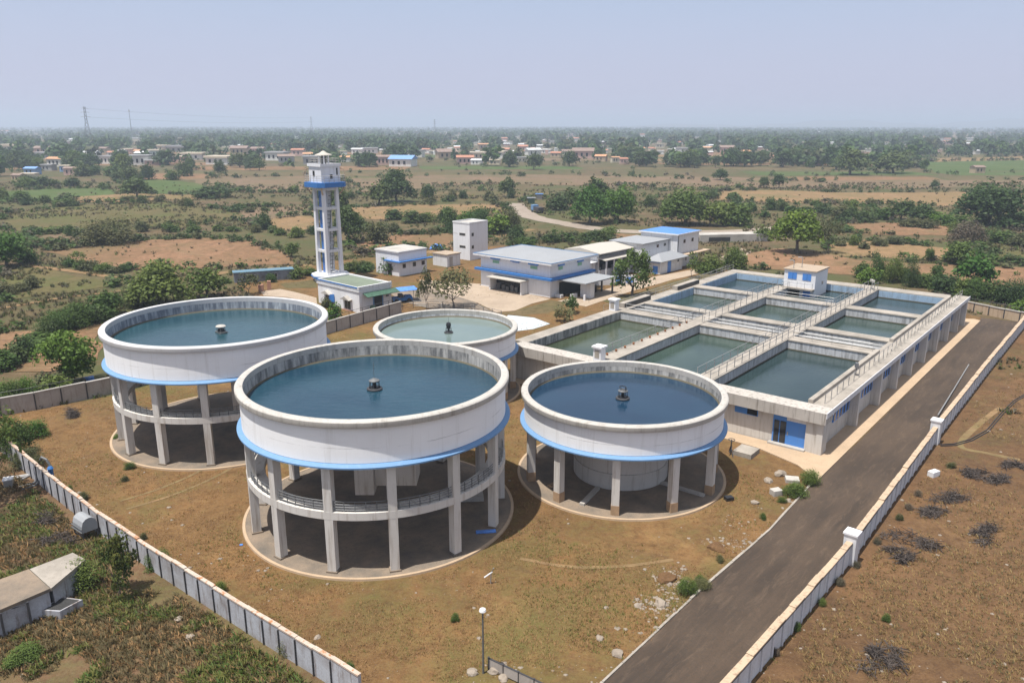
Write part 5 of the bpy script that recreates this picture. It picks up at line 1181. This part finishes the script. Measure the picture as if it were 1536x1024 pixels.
# ------------------------------------------------------------------ grasses, weeds and rubble underfoot
TC = [(T1c, 9.5), (T2c, 9.3), (T3c, 7.5), (T4c, 8.0)]
def blocked(x, y):
    for c, r in TC:
        if (x-c[0])**2+(y-c[1])**2 < r*r: return True
    d = Vector((x, y, 0))-BO; u, v = d.dot(BU), d.dot(BV)
    if -4.9 < u < 60 and -1.9 < v < 32.3: return True
    return inside(ROADL+ROADR[::-1], x, y)
def blades(name, label, cat, mats, n, region, size, nb_, noise_s, thr, wid=.12, lean=.45, seed=1):
    r = np.random.default_rng(seed); V, Q, MI = [], [], []; k = 0; tries = 0; off = 0
    while k < n and tries < n*30:
        tries += 1
        py = 1050-(1050-region[4])*r.random()**region[5]; px = r.uniform(region[0], region[1]); p = at(px, py); x, y = p.x, p.y
        if not inside(region[2], x, y) or blocked(x, y): continue
        if mn.noise(Vector((x*noise_s, y*noise_s, seed)))+.5*mn.noise(Vector((x*noise_s*4, y*noise_s*4, seed))) < thr: continue
        mi = int(r.random() < region[3]); s0 = r.uniform(*size)
        for b in range(nb_):
            a = r.uniform(0, 6.28); s = s0*r.uniform(.6, 1.2); l = r.uniform(.1, 1)*lean*s; w = s*wid; ca, sa = math.cos(a), math.sin(a); ox, oy = x+r.normal()*s0*.25, y+r.normal()*s0*.25
            V += [(ox-sa*w*.4, oy+ca*w*.4, .03), (ox+sa*w*.4, oy-ca*w*.4, .03), (ox+ca*l*.6+sa*w*.6, oy+sa*l*.6-ca*w*.6, s*.6), (ox+ca*l*1.6, oy+sa*l*1.6, s*.95)]
            Q.append((off, off+1, off+2, off+3)); off += 4; MI.append(mi)
        k += 1
    o = bpy.data.objects.new(name, np_mesh(name, np.array(V), np.array(Q), mats, np.array(MI))); COL.objects.link(o); tag(o, label, cat, kind='stuff')
WEEDP = [(-7.6, 29.6), (-12.8, 33.8), (-17.4, 37.5), (-26.6, 44.7), (-39.2, 55.8), (-60, 55), (-60, 20), (-5, 20)]
SCRP = [(11.2, 30.8), (20.9, 41.3), (35.4, 59.8), (66, 96.8), (120, 100), (110, 20), (9.5, 20)]
blades('dry_grass', 'short dry straw grass over the compound earth', 'dry grass', [M['straw'], M['grass']], 26000, (-60, 1330, COMP, .12, 415, 1.0), (.08, .19), 3, .12, -.12, .16, .6, 3)
blades('green_grass', 'greener grass patches on the compound earth', 'grass', [M['grass'], M['straw']], 4800, (-60, 1300, COMP, .3, 415, 1.0), (.08, .2), 4, .1, .22, .2, .5, 8)
blades('weeds', 'tangled weeds and dry stalks along the stained wall', 'weeds', [M['weed'], M['straw']], 9000, (-40, 560, WEEDP, .22, 650, .75), (.12, .34), 6, .16, -.25, .2, .7, 5)
blades('green_weeds', 'green weed clumps in the foreground', 'weeds', [M['grass'], LEAF['mid']], 3800, (-40, 560, WEEDP, .35, 740, .8), (.12, .34), 8, .17, .16, .26, .8, 15)
blades('verge_grass', 'dry stubble and low weeds on the reddish verge beside the road wall', 'dry grass', [M['straw'], M['weed']], 9000, (1060, 1600, SCRP, .3, 480, .9), (.08, .22), 4, .12, -.1, .18, .7, 6)
def rubble(name, label, n, seed):
    r = np.random.default_rng(seed); V, Q = [], []; off = 0; k = 0
    base = np.array([(1, 0, 0), (0, 1, 0), (-1, 0, 0), (0, -1, 0), (0, 0, 1), (.7, .7, .5), (-.7, .6, .6), (-.6, -.7, .5), (.7, -.6, .6)])
    fc = np.array([(0, 5, 4, 8), (1, 6, 4, 5), (2, 7, 4, 6), (3, 8, 4, 7), (0, 1, 5, 5), (1, 2, 6, 6), (2, 3, 7, 7), (3, 0, 8, 8)])
    T3f = []
    for q in fc: T3f += [(q[0], q[1], q[2]), (q[0], q[2], q[3])] if q[2] != q[3] else [(q[0], q[1], q[2])]
    T3f = np.array(T3f)
    while k < n:
        hs_ = ((1090, 812), (985, 905), (955, 960), (1160, 735), (735, 1015), (1020, 870), (600, 690))[r.integers(7)]
        if r.random() < .4: px, py = hs_[0]+r.normal()*24, hs_[1]+r.normal()*13
        else: py = r.uniform(560, 1050); px = r.uniform(-40, 1580)
        p = at(px, py); x, y = p.x, p.y
        if blocked(x, y): continue
        if mn.noise(Vector((x*.16, y*.16, seed)))+.6*mn.noise(Vector((x*.6, y*.6, seed))) < .1 and r.random() < .95: continue
        s = .03+.14*r.random()**5; B = base*r.uniform(.6, 1.2, base.shape)*s*np.array([1, 1, .6]); V.append(B+np.array([x, y, .03])); Q.append(T3f+off); off += len(B); k += 1
    o = bpy.data.objects.new(name, np_mesh(name, np.vstack(V), np.vstack(Q), [M['stone']])); COL.objects.link(o); tag(o, label, 'rubble', kind='stuff')
rubble('gravel', 'pebbles and small rubble strewn over bare earth', 1500, 4)

# ------------------------------------------------------------------ labels for trees and bushes
LM = [('the lattice tower', 497, 420), ('the banded hall', 810, 445), ('the white stair block', 705, 388), ('the green-roofed house', 530, 470), ('the gatehouse', 1210, 442), ('the cream-roofed shed', 920, 405), ('the blue-roofed block', 1035, 396),
 ('the brown ploughed field', 250, 385), ('the green crop field', 275, 281), ('the olive pasture', 150, 328), ('the sooty-walled tank', 300, 500), ('the country road bend', 795, 316), ('the straight country road', 1000, 348), ('the pale stubble field', 1300, 298), ('the orange stubble strip', 1350, 378),
 ('the stained wall', 260, 850), ('the stained wall end', 450, 960), ('the grey water bowser', 150, 785), ('the white road wall', 1270, 850), ('the second road pillar', 1400, 670), ('the asphalt road edge', 1100, 820), ('the far road end', 1490, 470), ('the long stone shed', 390, 420), ('the concrete chamber', 60, 900), ('the foremost tank', 560, 860), ('the lamp post', 724, 1000), ('the far basins', 1350, 430),
 ('the tan field', 640, 315), ('the wide fallow field', 900, 270), ('the grey fallow strip', 420, 275), ('the far green crops', 1280, 240), ('the left village edge', 80, 265), ('the middle village edge', 600, 250), ('the pink village houses', 740, 245), ('the eastern field hedges', 1480, 330), ('the eastern plain', 1480, 260), ('the culvert wall', 1090, 362)]
SIZE = lambda h, k: ('tiny', 'small', 'mid-sized', 'large')[sum(h > t for t in ((8, 14, 24) if k == 'bush' else (14, 24, 42)))]
TONE = {'dark': 'dark green', 'mid': 'green', 'bright': 'bright yellow-green', 'olive': 'olive', 'brown': 'greyish brown', 'red': 'red-tinged'}
SHP = {'round': 'round-crowned', 'umbrella': 'flat-topped', 'tall': 'slender', 'sparse': 'thin-leaved', 'airy': 'open-crowned', 'bush': 'bushy'}
ORD = ['first', 'second', 'third', 'fourth', 'fifth', 'sixth', 'seventh', 'eighth', 'ninth', 'tenth', 'eleventh', 'twelfth', 'thirteenth', 'fourteenth', 'fifteenth', 'sixteenth', 'seventeenth', 'eighteenth', 'nineteenth', 'twentieth', 'twenty-first', 'twenty-second', 'twenty-third', 'twenty-fourth']
def place_labels(items):
    """items: (object, px, py, description); the nearest landmark is named, equal phrases are told apart by their order"""
    by = {}
    for o, px, py, desc in items:
        nm, lx, ly = min(LM, key=lambda l: abs(l[1]-px)+2.2*abs(l[2]-py)); dy = py-ly
        rel = 'behind' if dy < -5 else 'in front of' if dy > 5 else 'beside'
        by.setdefault((desc, rel, nm), []).append((px, o))
    for (desc, rel, nm), L in by.items():
        L.sort(key=lambda t: t[0]); n = len(L)
        for i, (px, o) in enumerate(L):
            o['label'] = f'{desc} {rel} {nm}' if n == 1 else f'{desc} {rel} {nm}, ' + ('leftmost' if i == 0 else 'rightmost' if i == n-1 else f'{ORD[min(i, 23)]} from left') + ('')
place_labels([(v[0], v[1], v[2], f'{SIZE(v[6], v[3])} {TONE[v[5]]} {"" if v[3]=="bush" else SHP[v[4]]+" "}{v[3]}'.replace('  ', ' ')) for v in VEG if -40 < v[1] < 1580])
for v in VEG:
    if not -40 < v[1] < 1580: v[0]['label'] = f'{TONE[v[5]]} {v[3]} standing out beyond the edge of the view'

# ================================================================== FAR VILLAGE
WALLC = {'white': (.7, .69, .66), 'cream': (.62, .55, .42), 'pink': (.55, .36, .31), 'grey': (.36, .35, .34), 'blue': (.2, .33, .55), 'tan': (.45, .34, .22), 'green': (.4, .47, .42)}
ROOFC = {'flat cream': (.62, .54, .42), 'flat grey': (.33, .33, .34), 'tiled red': (.4, .17, .1), 'tiled orange': (.5, .26, .13), 'brown sheet': (.22, .15, .12), 'pale sheet': (.58, .6, .62), 'blue sheet': (.15, .3, .6), 'flat white': (.7, .7, .68)}
WM = {k: painted('village_'+k+'_wall', c, amount=.4) for k, c in WALLC.items()}; RM = {k: painted('village_roof_'+k.replace(' ', '_'), c, amount=.4) for k, c in ROOFC.items()}
items = []
for px, py, w, wc, rc in HS:
    p = at(px, py); s = px_per_m(p); W = w/s; D = W*hr2.uniform(.5, .8); H = hr2.uniform(3.8, 5.8) if W > 9 else hr2.uniform(2.6, 3.6)
    r = thing('village_house', 'house', 'house', p, hr2.uniform(-.35, .35), 'houses of the far village')
    MB().box((-W/2, 0, 0), (W/2, D, H)).build('wall', WM[wc], r); ov = .05*W
    if 'flat' in rc: MB().box((-W/2-ov, -ov, H), (W/2+ov, D+ov, H+.08*W)).build('roof', RM[rc], r)
    else: MB().add([(-W/2-ov, -ov, H), (W/2+ov, -ov, H), (W/2+ov, D+ov, H), (-W/2-ov, D+ov, H), (-W/2-ov, D/2, H+.2*D), (W/2+ov, D/2, H+.2*D)], [(0, 1, 5, 4), (2, 3, 4, 5), (1, 2, 5), (3, 0, 4), (3, 2, 1, 0)]).build('roof', RM[rc], r)
    if w > 11:
        for k in range(2+int(w > 20)): x = -W/2+W*(k+.6)/(3+int(w > 20)); MB().box((x, -.12, H*.3), (x+W*.1, -.005, H*.75)).build('window', M['glass'], r)
    items.append((r, px, py, f'{"large " if w > 23 else "tiny far " if w < 8 else ""}{wc} house with {rc} roof'))
place_labels(items)

# pylons and masts on the horizon
def pylon(px, top, D, label, mast=False):
    x = (px-768)/CAM_F*(D*math.cos(CAM_P)); h = zat(top, D); r = thing('pylon' if not mast else 'radio_mast', label, 'pylon' if not mast else 'mast', (x, D, 0), .3, 'pylons on the horizon' if not mast else None)
    if mast:
        MB().tube([(0, 0, 0), (0, 0, h)], .7, 5, .4).build('pole', M['greysteel'], r); MB().drum(1.2, h*.92, 1.2, h*.97, 8).build('dish', M['concrete'], r); return r
    b, t = h*.1, h*.02; m = MB(); k = h*.0042
    for sx_, sy_ in ((-1, -1), (1, -1), (1, 1), (-1, 1)): m.tube([(sx_*b, sy_*b, 0), (sx_*t*1.4, sy_*t*1.4, h*.6), (sx_*t, sy_*t, h)], k, 4)
    zz = [0, .14, .27, .39, .5, .6, .7, .8, .9, 1]
    wd_ = lambda z: b+(t*1.4-b)*z/.6 if z < .6 else t*1.4+(t-t*1.4)*(z-.6)/.4
    for z0, z1 in zip(zz, zz[1:]):
        for s_ in (-1, 1): m.tube([(-wd_(z0), s_*wd_(z0), z0*h), (wd_(z1), s_*wd_(z1), z1*h)], k*.6, 4); m.tube([(wd_(z0), s_*wd_(z0), z0*h), (-wd_(z1), s_*wd_(z1), z1*h)], k*.6, 4)
    m.build('lattice', M['greysteel'], r); a = MB()
    for z, w_ in ((.72, .13), (.84, .11), (.95, .08)): a.tube([(-w_*h, 0, z*h), (0, 0, z*h+.02*h), (w_*h, 0, z*h)], k, 4)
    a.build('cross_arm', M['greysteel'], r); return r
pylon(130, 160, 1150, 'tallest lattice pylon, rising from the hazy plain at the village side')
pylon(467, 175, 2100, 'faint lattice pylon on the horizon above the lattice water tower')
pylon(652, 179, 2100, 'faint lattice pylon on the horizon above the tall white stair block')
pylon(196, 164, 1500, 'thin radio mast on the horizon near the tallest pylon', True)
x0, x1 = (130-768)/CAM_F*1150*math.cos(CAM_P), (467-768)/CAM_F*2100*math.cos(CAM_P)
for dz, lab in ((.72, 'sagging power line strung between the tallest pylon and the next, lower wire'), (.95, 'sagging power line strung between the tallest pylon and the next, upper wire')):
    a = Vector((x0, 1150, dz*zat(160, 1150))); b = Vector((x1, 2100, dz*zat(175, 2100)))
    tag(MB().tube([a.lerp(b, i/14)-Vector((0, 0, 4*9*(i/14)*(1-i/14)*.6)) for i in range(15)], .11, 4).build('power_line', M['greysteel']), lab, 'power line', 'power lines')

# ================================================================== SMALL THINGS ABOUT THE SITE
# covered jeep beside the filter house
jp = thing('parked_jeep', 'blue jeep parked under a blue canvas canopy beside the green-roofed house', 'jeep', at(603, 453), R_(20))
MB().prism([(-1.4, -.7), (1.5, -.7), (1.5, .7), (-1.4, .7)], .35, .8).box((.4, -.65, .801), (1.4, .65, .98)).build('body', M['blue'], jp)
MB().box((-.5, -.62, .801), (.1, .62, 1.25)).build('cabin', M['darksteel'], jp)
for x in (-.9, .95):
    for y in (-.72, .72):
        w = MB(); w.tube([(x, y-.1, .34), (x, y+.1, .34)], .34, 14); w.build('wheel', M['tyre'], jp)
cn = thing('canvas_canopy', 'blue canvas canopy on thin posts over the jeep', 'canopy', at(602, 452), R_(20))
MB().add([(-2.2, -1.5, 1.75), (2.3, -1.5, 1.95), (2.3, 1.4, 1.95), (-2.2, 1.4, 1.75), (0, -.1, 2.2), (-2.2, -1.5, 1.68), (2.3, -1.5, 1.88), (2.3, 1.4, 1.88), (-2.2, 1.4, 1.68)], [(0, 1, 4), (1, 2, 4), (2, 3, 4), (3, 0, 4), (0, 5, 6, 1), (1, 6, 7, 2), (2, 7, 8, 3), (3, 8, 5, 0), (8, 7, 6, 5)]).build('sheet', M['tarp_blue'], cn)
k = MB()
for x in (-2.1, 2.2):
    for y in (-1.4, 1.3): k.tube([(x, y, 0), (x, y, 1.75)], .04, 5)
k.build('post', M['darksteel'], cn)
# tarpaulin heap
mb = MB(); n = 10
for i in range(n+1):
    for j in range(n+1):
        x, y = -1.6+3.2*i/n, -1.0+2*j/n; e = max(0, 1-(x/1.6)**2)*max(0, 1-y**2); mb.v.append((x, y, .03+1.1*e**.7*(1+.35*mn.noise(Vector((x*1.7, y*1.7, 2))))))
mb.f += [(i*(n+1)+j, (i+1)*(n+1)+j, (i+1)*(n+1)+j+1, i*(n+1)+j+1) for i in range(n) for j in range(n)]
mb.build('sheet', M['tarp_blue'], bt)
# lamp post with its rubble collar
lp_ = thing('lamp_post', 'slim grey lamp post with a small round head near the bottom edge', 'lamp post', at(725, 1010), 0)
zt_ = zat(918, at(725, 1010).y)
MB().tube([(0, 0, 0), (0, 0, zt_)], .055, 8, .04).build('pole', M['greysteel'], lp_, True)
MB().lathe([(0, zt_), (.1, zt_), (.17, zt_+.08), (.14, zt_+.18), (0, zt_+.22)], 16, closed=False).build('lamp_head', M['white'], lp_, True)
# bowser
bz = thing('water_bowser', 'grey round-topped water bowser on a steel stand against the stained wall', 'water bowser', at(151, 797)+Vector((-.55, -.62, 0)), R_(-38))
MB().add([(x, y*.55, z) for x in (-.75, .75) for y, z in ((-1, .65), (-1, 1.1), (-.8, 1.4), (-.4, 1.56), (0, 1.6), (.4, 1.56), (.8, 1.4), (1, 1.1), (1, .65))], [tuple(range(9))[::-1], tuple(range(9, 18))]+[(i, (i+1) % 9, 9+(i+1) % 9, 9+i) for i in range(9)]).build('tank_body', M['tinroof'], bz)
k = MB()
for x in (-.7, .7):
    for y in (-.5, .5): k.obox((x, y, 0), (.08, .08, .65), 0)
k.build('leg', M['darksteel'], bz); MB().tube([(-.7, -.5, .35), (.7, -.5, .35)], .03).tube([(-.7, .5, .35), (.7, .5, .35)], .03).tube([(-.85, -.62, .72), (.85, -.62, .72)], .05).tube([(-.85, -.62, .95), (.85, -.62, .95)], .04).build('frame', M['greysteel'], bz)
bz.scale = (.85, .85, .95)
# culvert chamber in the lower corner
o_ = at(75, 882, 1.6); cc = thing('concrete_chamber', 'flat-topped grey concrete chamber with a side trough, in the weedy corner', 'chamber', (0, 0, 0))
tp = [at(*q, 1.6) for q in ((-70, 893), (43, 853), (75, 882), (-70, 944))]; t2_ = [at(*q, 1.6) for q in ((44.5, 852.5), (109, 828), (128, 838), (76.5, 881.5))]
MB().prism([p[:2] for p in tp], 1.42, 1.6).build('slab', M['slab'], cc); MB().prism([p[:2] for p in t2_], 1.4, 1.585).build('slab', M['walk'], cc)
ins = lambda P, f: [(p.x+(sum(q.x for q in P)/4-p.x)*f, p.y+(sum(q.y for q in P)/4-p.y)*f) for p in P]
MB().prism(ins(tp, .03), 0, 1.418).build('wall', M['panel_left'], cc); MB().prism(ins(t2_, .1), 0, 1.398).build('wall', M['panel_left'], cc)
k = MB()
for q in ((8, 958), (48, 940)): p = at(*q); k.obox((p.x, p.y, 0), (.1, .1, 1.5), .4)
k.tube([at(-60, 975)+Vector((0, 0, 1.35)), at(50, 938)+Vector((0, 0, 1.35))], .03, 5); k.build('post', M['darksteel'], cc)
tr = [at(*q) for q in ((60, 928), (96, 908), (126, 912), (92, 930))]
MB().prism([p[:2] for p in tr], 0, .55).build('trough', M['panel_left'], cc); MB().prism(ins(tr, .14), .551, .56).build('painted_hollow', M['dark'], cc)  # dark plate on the solid trough paints the shade of its hollow
# pump pipes by the wall
pb = thing('blue_pump', 'upright blue pump cylinder with grey pipes leaning on the stained wall', 'pump', at(79, 724), 0)
MB().drum(.17, 0, .17, 1.15, 16).drum(.22, 1.15, .12, 1.3, 16).build('cylinder', M['blue'], pb, True)
MB().tube([(0, .1, 1.2), (-.3, .2, 1.75), (-.7, .3, 1.9), (-.8, .3, 1.7)], .09, 8).tube([(-.1, -.1, .9), (-.5, -.3, .6), (-.9, -.6, .1), (-1.5, -1.2, .08)], .08, 8).tube([(-.1, .0, .7), (-.7, 0, .5), (-1.3, -.3, .08), (-2.0, -.9, .08)], .08, 8).build('pipe', M['greysteel'], pb, True)
pr = thing('pipe_bundle', 'grey pipes lying on bare earth near the blue pump', 'pipes', at(45, 715), R_(30))
MB().tube([(-1.3, 0, .08), (1.2, .3, .08)], .08, 8).tube([(-1.0, .4, .08), (1.5, .2, .1)], .07, 8).tube([(-.6, -.5, .08), (.9, .8, .22)], .07, 8).build('pipe', M['steel'], pr, True)
sb = thing('steel_bin', 'small pale steel bin standing on dark earth near the pipes', 'bin', at(14, 730), .4)
MB().obox((0, 0, 0), (.5, .5, .62), 0, 1.2).build('bin_body', M['steel'], sb); MB().obox((0, 0, .62), (.66, .66, .07), 0).build('lid', M['white'], sb)
# valve chamber in front of the basin
vc = thing('valve_chamber', 'low concrete valve chamber with a spindle frame in front of the basin door', 'valve chamber', at(1119, 681), BA)
MB().obox((0, 0, 0), (1.7, 1.5, .42), 0).build('chamber', M['walk'], vc)
MB().tube([(-.9, .9, 0), (-.9, .9, 1.3)], .05).tube([(-.3, 1.3, 0), (-.9, .9, .9)], .04).tube([(-1.3, .5, .0), (-.9, .9, .7)], .04).tube([(-1.2, .9, .3), (.0, 1.2, .35)], .04).build('spindle_frame', M['darksteel'], vc)
MB().tube([(-.9+.25*math.cos(a*.5236), .9+.25*math.sin(a*.5236), 1.3) for a in range(12)], .03, 5, closed=True).build('wheel', M['darksteel'], vc)
# stones, blocks
def rock(p, s, label, mat='stone', grp='loose stones in the compound', name='rock', cat='rock', flat=.6):
    import bmesh
    bm = bmesh.new(); bmesh.ops.create_icosphere(bm, subdivisions=2, radius=1); sd = random.uniform(0, 99)
    for v in bm.verts: k = 1+.45*mn.noise(v.co*1.1+Vector((sd, 0, 0)))+.15*mn.noise(v.co*3+Vector((0, sd, 0))); v.co = Vector((v.co.x*k*s, v.co.y*k*s*.8, v.co.z*k*s*flat))
    me = bpy.data.meshes.new(name); bm.to_mesh(me); bm.free(); me.materials.append(M[mat]); o = bpy.data.objects.new(name, me); COL.objects.link(o)
    o.location = (p[0], p[1], s*flat*.35); o.rotation_euler = (0, 0, random.uniform(0, 6)); return tag(o, label, cat, grp)
for (px, py, s), lab in (((909, 912, .16), 'small pale rounded stone beside the road kerb, nearest the green bush'), ((926, 981, .34), 'largest grey boulder beside the kerb low in the compound'), ((899, 958, .24), 'pale rounded stone above the largest grey boulder'), ((957, 909, .26), 'grey stone among the kerb rubble below the bush'), ((992, 907, .42), 'flat pale slab stone beside the kerb rubble'), ((708, 1010, .3), 'grey stone heaped at the lamp post foot, lower one'), ((742, 1008, .36), 'grey stone heaped between lamp post and dark fence'), ((755, 1018, .3), 'grey stone against the dark panel fence'), ((1152, 722, .4), 'tumbled stone beside the two shrubs near the road'), ((1170, 712, .5), 'flat broken slab behind the two shrubs near the road'), ((1182, 752, .28), 'small stone just below the two shrubs'), ((286, 958, .3), 'pale stone in the weeds by the stained wall'), ((268, 930, .26), 'reddish pale stone among the weeds'), ((476, 957, .2), 'small pale stone just inside the stained wall'), ((1132, 755, .3), 'grey stone pair below the tumbled slab')):
    rock(at(px, py), s, lab)
for (px, py, s), lab in (((1075, 822, .6), 'reddish earth mound near the road kerb'), ((1000, 868, .65), 'low tan earth mound above the green kerb bush')): rock(at(px, py), s, lab, 'scrub', 'earth mounds', 'earth_mound', 'earth mound', .35)
def block(px, py, size, rz, label, mat='concrete', name='concrete_block', cat='block'):
    import bmesh
    o = MB().obox((0, 0, 0), size, 0, .97).build(name, M[mat]); o.location = at(px, py); o.rotation_euler = (random.uniform(-.03, .03), random.uniform(-.03, .03), rz)
    b = o.modifiers.new('edge', 'BEVEL'); b.width = .03; b.segments = 2; return tag(o, label, cat)
block(1400, 714, (.85, .5, .45), .5, 'pale concrete block lying on the reddish verge outside the road wall', 'white')
block(1164, 742, (.75, .6, .45), .3, 'squared tan stone block beside the shrub near the road')
block(1188, 722, (1.0, .8, .3), -.2, 'broken concrete slab between the two shrubs')
for dx, lab in ((0, 'terracotta slab lying in grass outside the grey wall, larger'), (8, 'terracotta slab lying in grass outside the grey wall, smaller')):
    o = MB().drum(1.0 if not dx else .6, 0, 1.0 if not dx else .6, .25, 14).build('terracotta_slab', M['terracotta']); o.location = at(70+dx, 532-1.2*dx); tag(o, lab, 'slab')
o = block(392, 437, (.8, .8, 1.1), .2, 'squat brick pier beside the tan path, nearer the stone shed', 'brick', 'brick_pier', 'pier'); o = block(404, 435, (.6, .6, 1.5), .3, 'taller brick pier beside the tan path', 'brick', 'brick_pier', 'pier')
o = block(729, 801, (1.3, .3, .13), .15, 'bundle of blue plastic pipes lying on the base slab of the foremost tank', 'tarp_blue', 'blue_pipe_stack', 'pipes'); o.location.z = .145
o = block(1093, 750, (.6, .45, .3), .3, 'black plastic tub at the edge of the low tank shadow', 'black', 'plastic_tub', 'tub')
block(362, 818, (.22, .16, .1), .3, 'scrap of blue plastic beside the foremost tank slab', 'tarp_blue', 'plastic_scrap', 'litter')
o = block(829, 731, (.7, .4, .3), .7, 'low stone step at the slab edge of the low tank', 'footing'); block(134, 572, (.9, .6, .5), .3, 'blue plastic crate beside the grey wall under the bright bush', 'tarp_blue', 'plastic_crate', 'crate')
o = block(705, 750, (1.9, 1.1, .35), .1, 'pale slab lying under the foremost tank near its outer columns', 'concrete', 'concrete_slab', 'slab'); o.location.z = .142
# leaning posts, pole, hose
bs_ = thing('broken_sign_post', 'bent white sign post standing in dry grass below the foremost tank', 'post', at(736, 876), 0)
MB().tube([(0, 0, 0), (.02, 0, .75), (.18, 0, 1.05)], .04, 6).build('post', M['steel'], bs_); MB().tube([(-.35, 0, .45), (.1, 0, .8)], .045, 6).build('arm', M['white'], bs_)
p0, p1 = at(1406, 628), at(1453, 548); tag(MB().tube([p0+Vector((0, 0, .35)), p0.lerp(p1, .5)+Vector((0, 0, .2)), p1+Vector((0, 0, .1))], .06, 6).build('steel_pole', M['steel']), 'long thin steel pole lying along the asphalt inside the road wall', 'pole')
hp = [at(*q)+Vector((0, 0, .09)) for q in ((1408, 668), (1430, 667), (1455, 660), (1480, 646), (1500, 622), (1520, 602), (1545, 588), (1580, 570))]
for k, lab in ((0, 'black hose snaking over the reddish verge from the second pillar, upper line'), (.28, 'black hose snaking over the reddish verge from the second pillar, lower line')):
    tag(MB().tube([p+Vector((0, -k, 0)) for p in hp], .042, 6).build('hose', M['black'], None, True), lab, 'hose', 'black hoses')
# brush piles
def brush(px, py, w, label, n=240):
    r = random.Random(int(px*3+py)); mb = MB(); bl = [(r.gauss(0, .5)*w, r.gauss(0, .35)*w, r.uniform(.2, .65)) for _ in range(6)]
    for i in range(n):
        a = r.uniform(0, 6.28); b_ = bl[i % len(bl)]; q = r.random()**.6*w*b_[2]; c = Vector((b_[0]+q*math.cos(a), b_[1]+q*math.sin(a)*.6, .04+r.random()*.4*(1-r.random()))); d = Vector((r.gauss(0, 1), r.gauss(0, 1), r.gauss(.15, .35))).normalized()*r.uniform(.2, .6)
        mb.tube([c-d, c+Vector((0, 0, r.uniform(-.05, .1))), c+d], r.uniform(.012, .035), 3, .008)
    o = mb.build('brush_pile', M['dryleaf']); o.location = at(px, py); o.rotation_euler = (0, 0, r.uniform(-.8, .8)); tag(o, label, 'brush pile', 'piles of dead brush')
for px, py, w, lab in ((1372, 812, 1.6, 'wide grey brush pile on the verge, opposite the nearer pillar'), (1400, 770, 1.3, 'grey brush pile above the widest one on the verge'), (1345, 838, 1.1, 'dark brush pile closest to the nearer pillar'), (1425, 752, 1.2, 'brush pile beside the pale concrete block'), (1450, 712, 1.3, 'brush pile under the black hose bend'), (1500, 722, 1.5, 'long brush pile at the outer edge of the verge'), (1525, 700, 1.0, 'small brush pile near the thin track on the verge'), (1310, 985, 1.1, 'low brush pile in the nearest corner of the verge'), (118, 622, 1.1, 'black heap of brush inside the grey compound wall'), (62, 785, .9, 'dark brush scrap on bare earth left of the bowser'), (85, 812, 1.1, 'larger dark brush scrap on bare earth below the bowser'), (1480, 800, 1.0, 'thin brush pile alone on the open verge')):
    brush(px, py, w, lab)
# guard booths and a truck at the road bend
gb = thing('guard_booth', 'small teal guard booth at the bend of the country road', 'booth', at(797, 306), 0)
MB().box((-1.1, 0, 0), (1.1, 1.8, 1.9)).build('wall', M['greenawn'], gb); MB().box((-1.4, -.3, 1.9), (1.4, 2.1, 2.05)).build('roof', M['tinroof'], gb)
gb = thing('guard_booth', 'blue-roofed guard booth behind the teal one at the road bend', 'booth', at(809, 299), 0)
MB().box((-1.0, 0, 0), (1.0, 1.6, 1.7)).build('wall', M['panel_grey'], gb); MB().box((-1.4, -.3, 1.7), (1.4, 1.9, 1.9)).build('roof', M['blueroof'], gb)
tk = thing('parked_truck', 'small dark blue truck stopped on the country road bend', 'truck', at(806, 319), R_(115))
MB().box((-2.4, -.9, .7), (.9, .9, 1.7)).build('bed', M['darksteel'], tk); MB().box((.95, -.9, .6), (2.5, .9, 2.2)).build('cab', M['skyblue'], tk); MB().box((2.502, -.75, 1.4), (2.52, .75, 2.0)).build('windscreen', M['glass'], tk)
for x in (-1.6, 1.7):
    for y in (-.85, .85): MB().tube([(x, y-.12, .42), (x, y+.12, .42)], .42, 12).build('wheel', M['tyre'], tk)
bpy.context.view_layer.update()
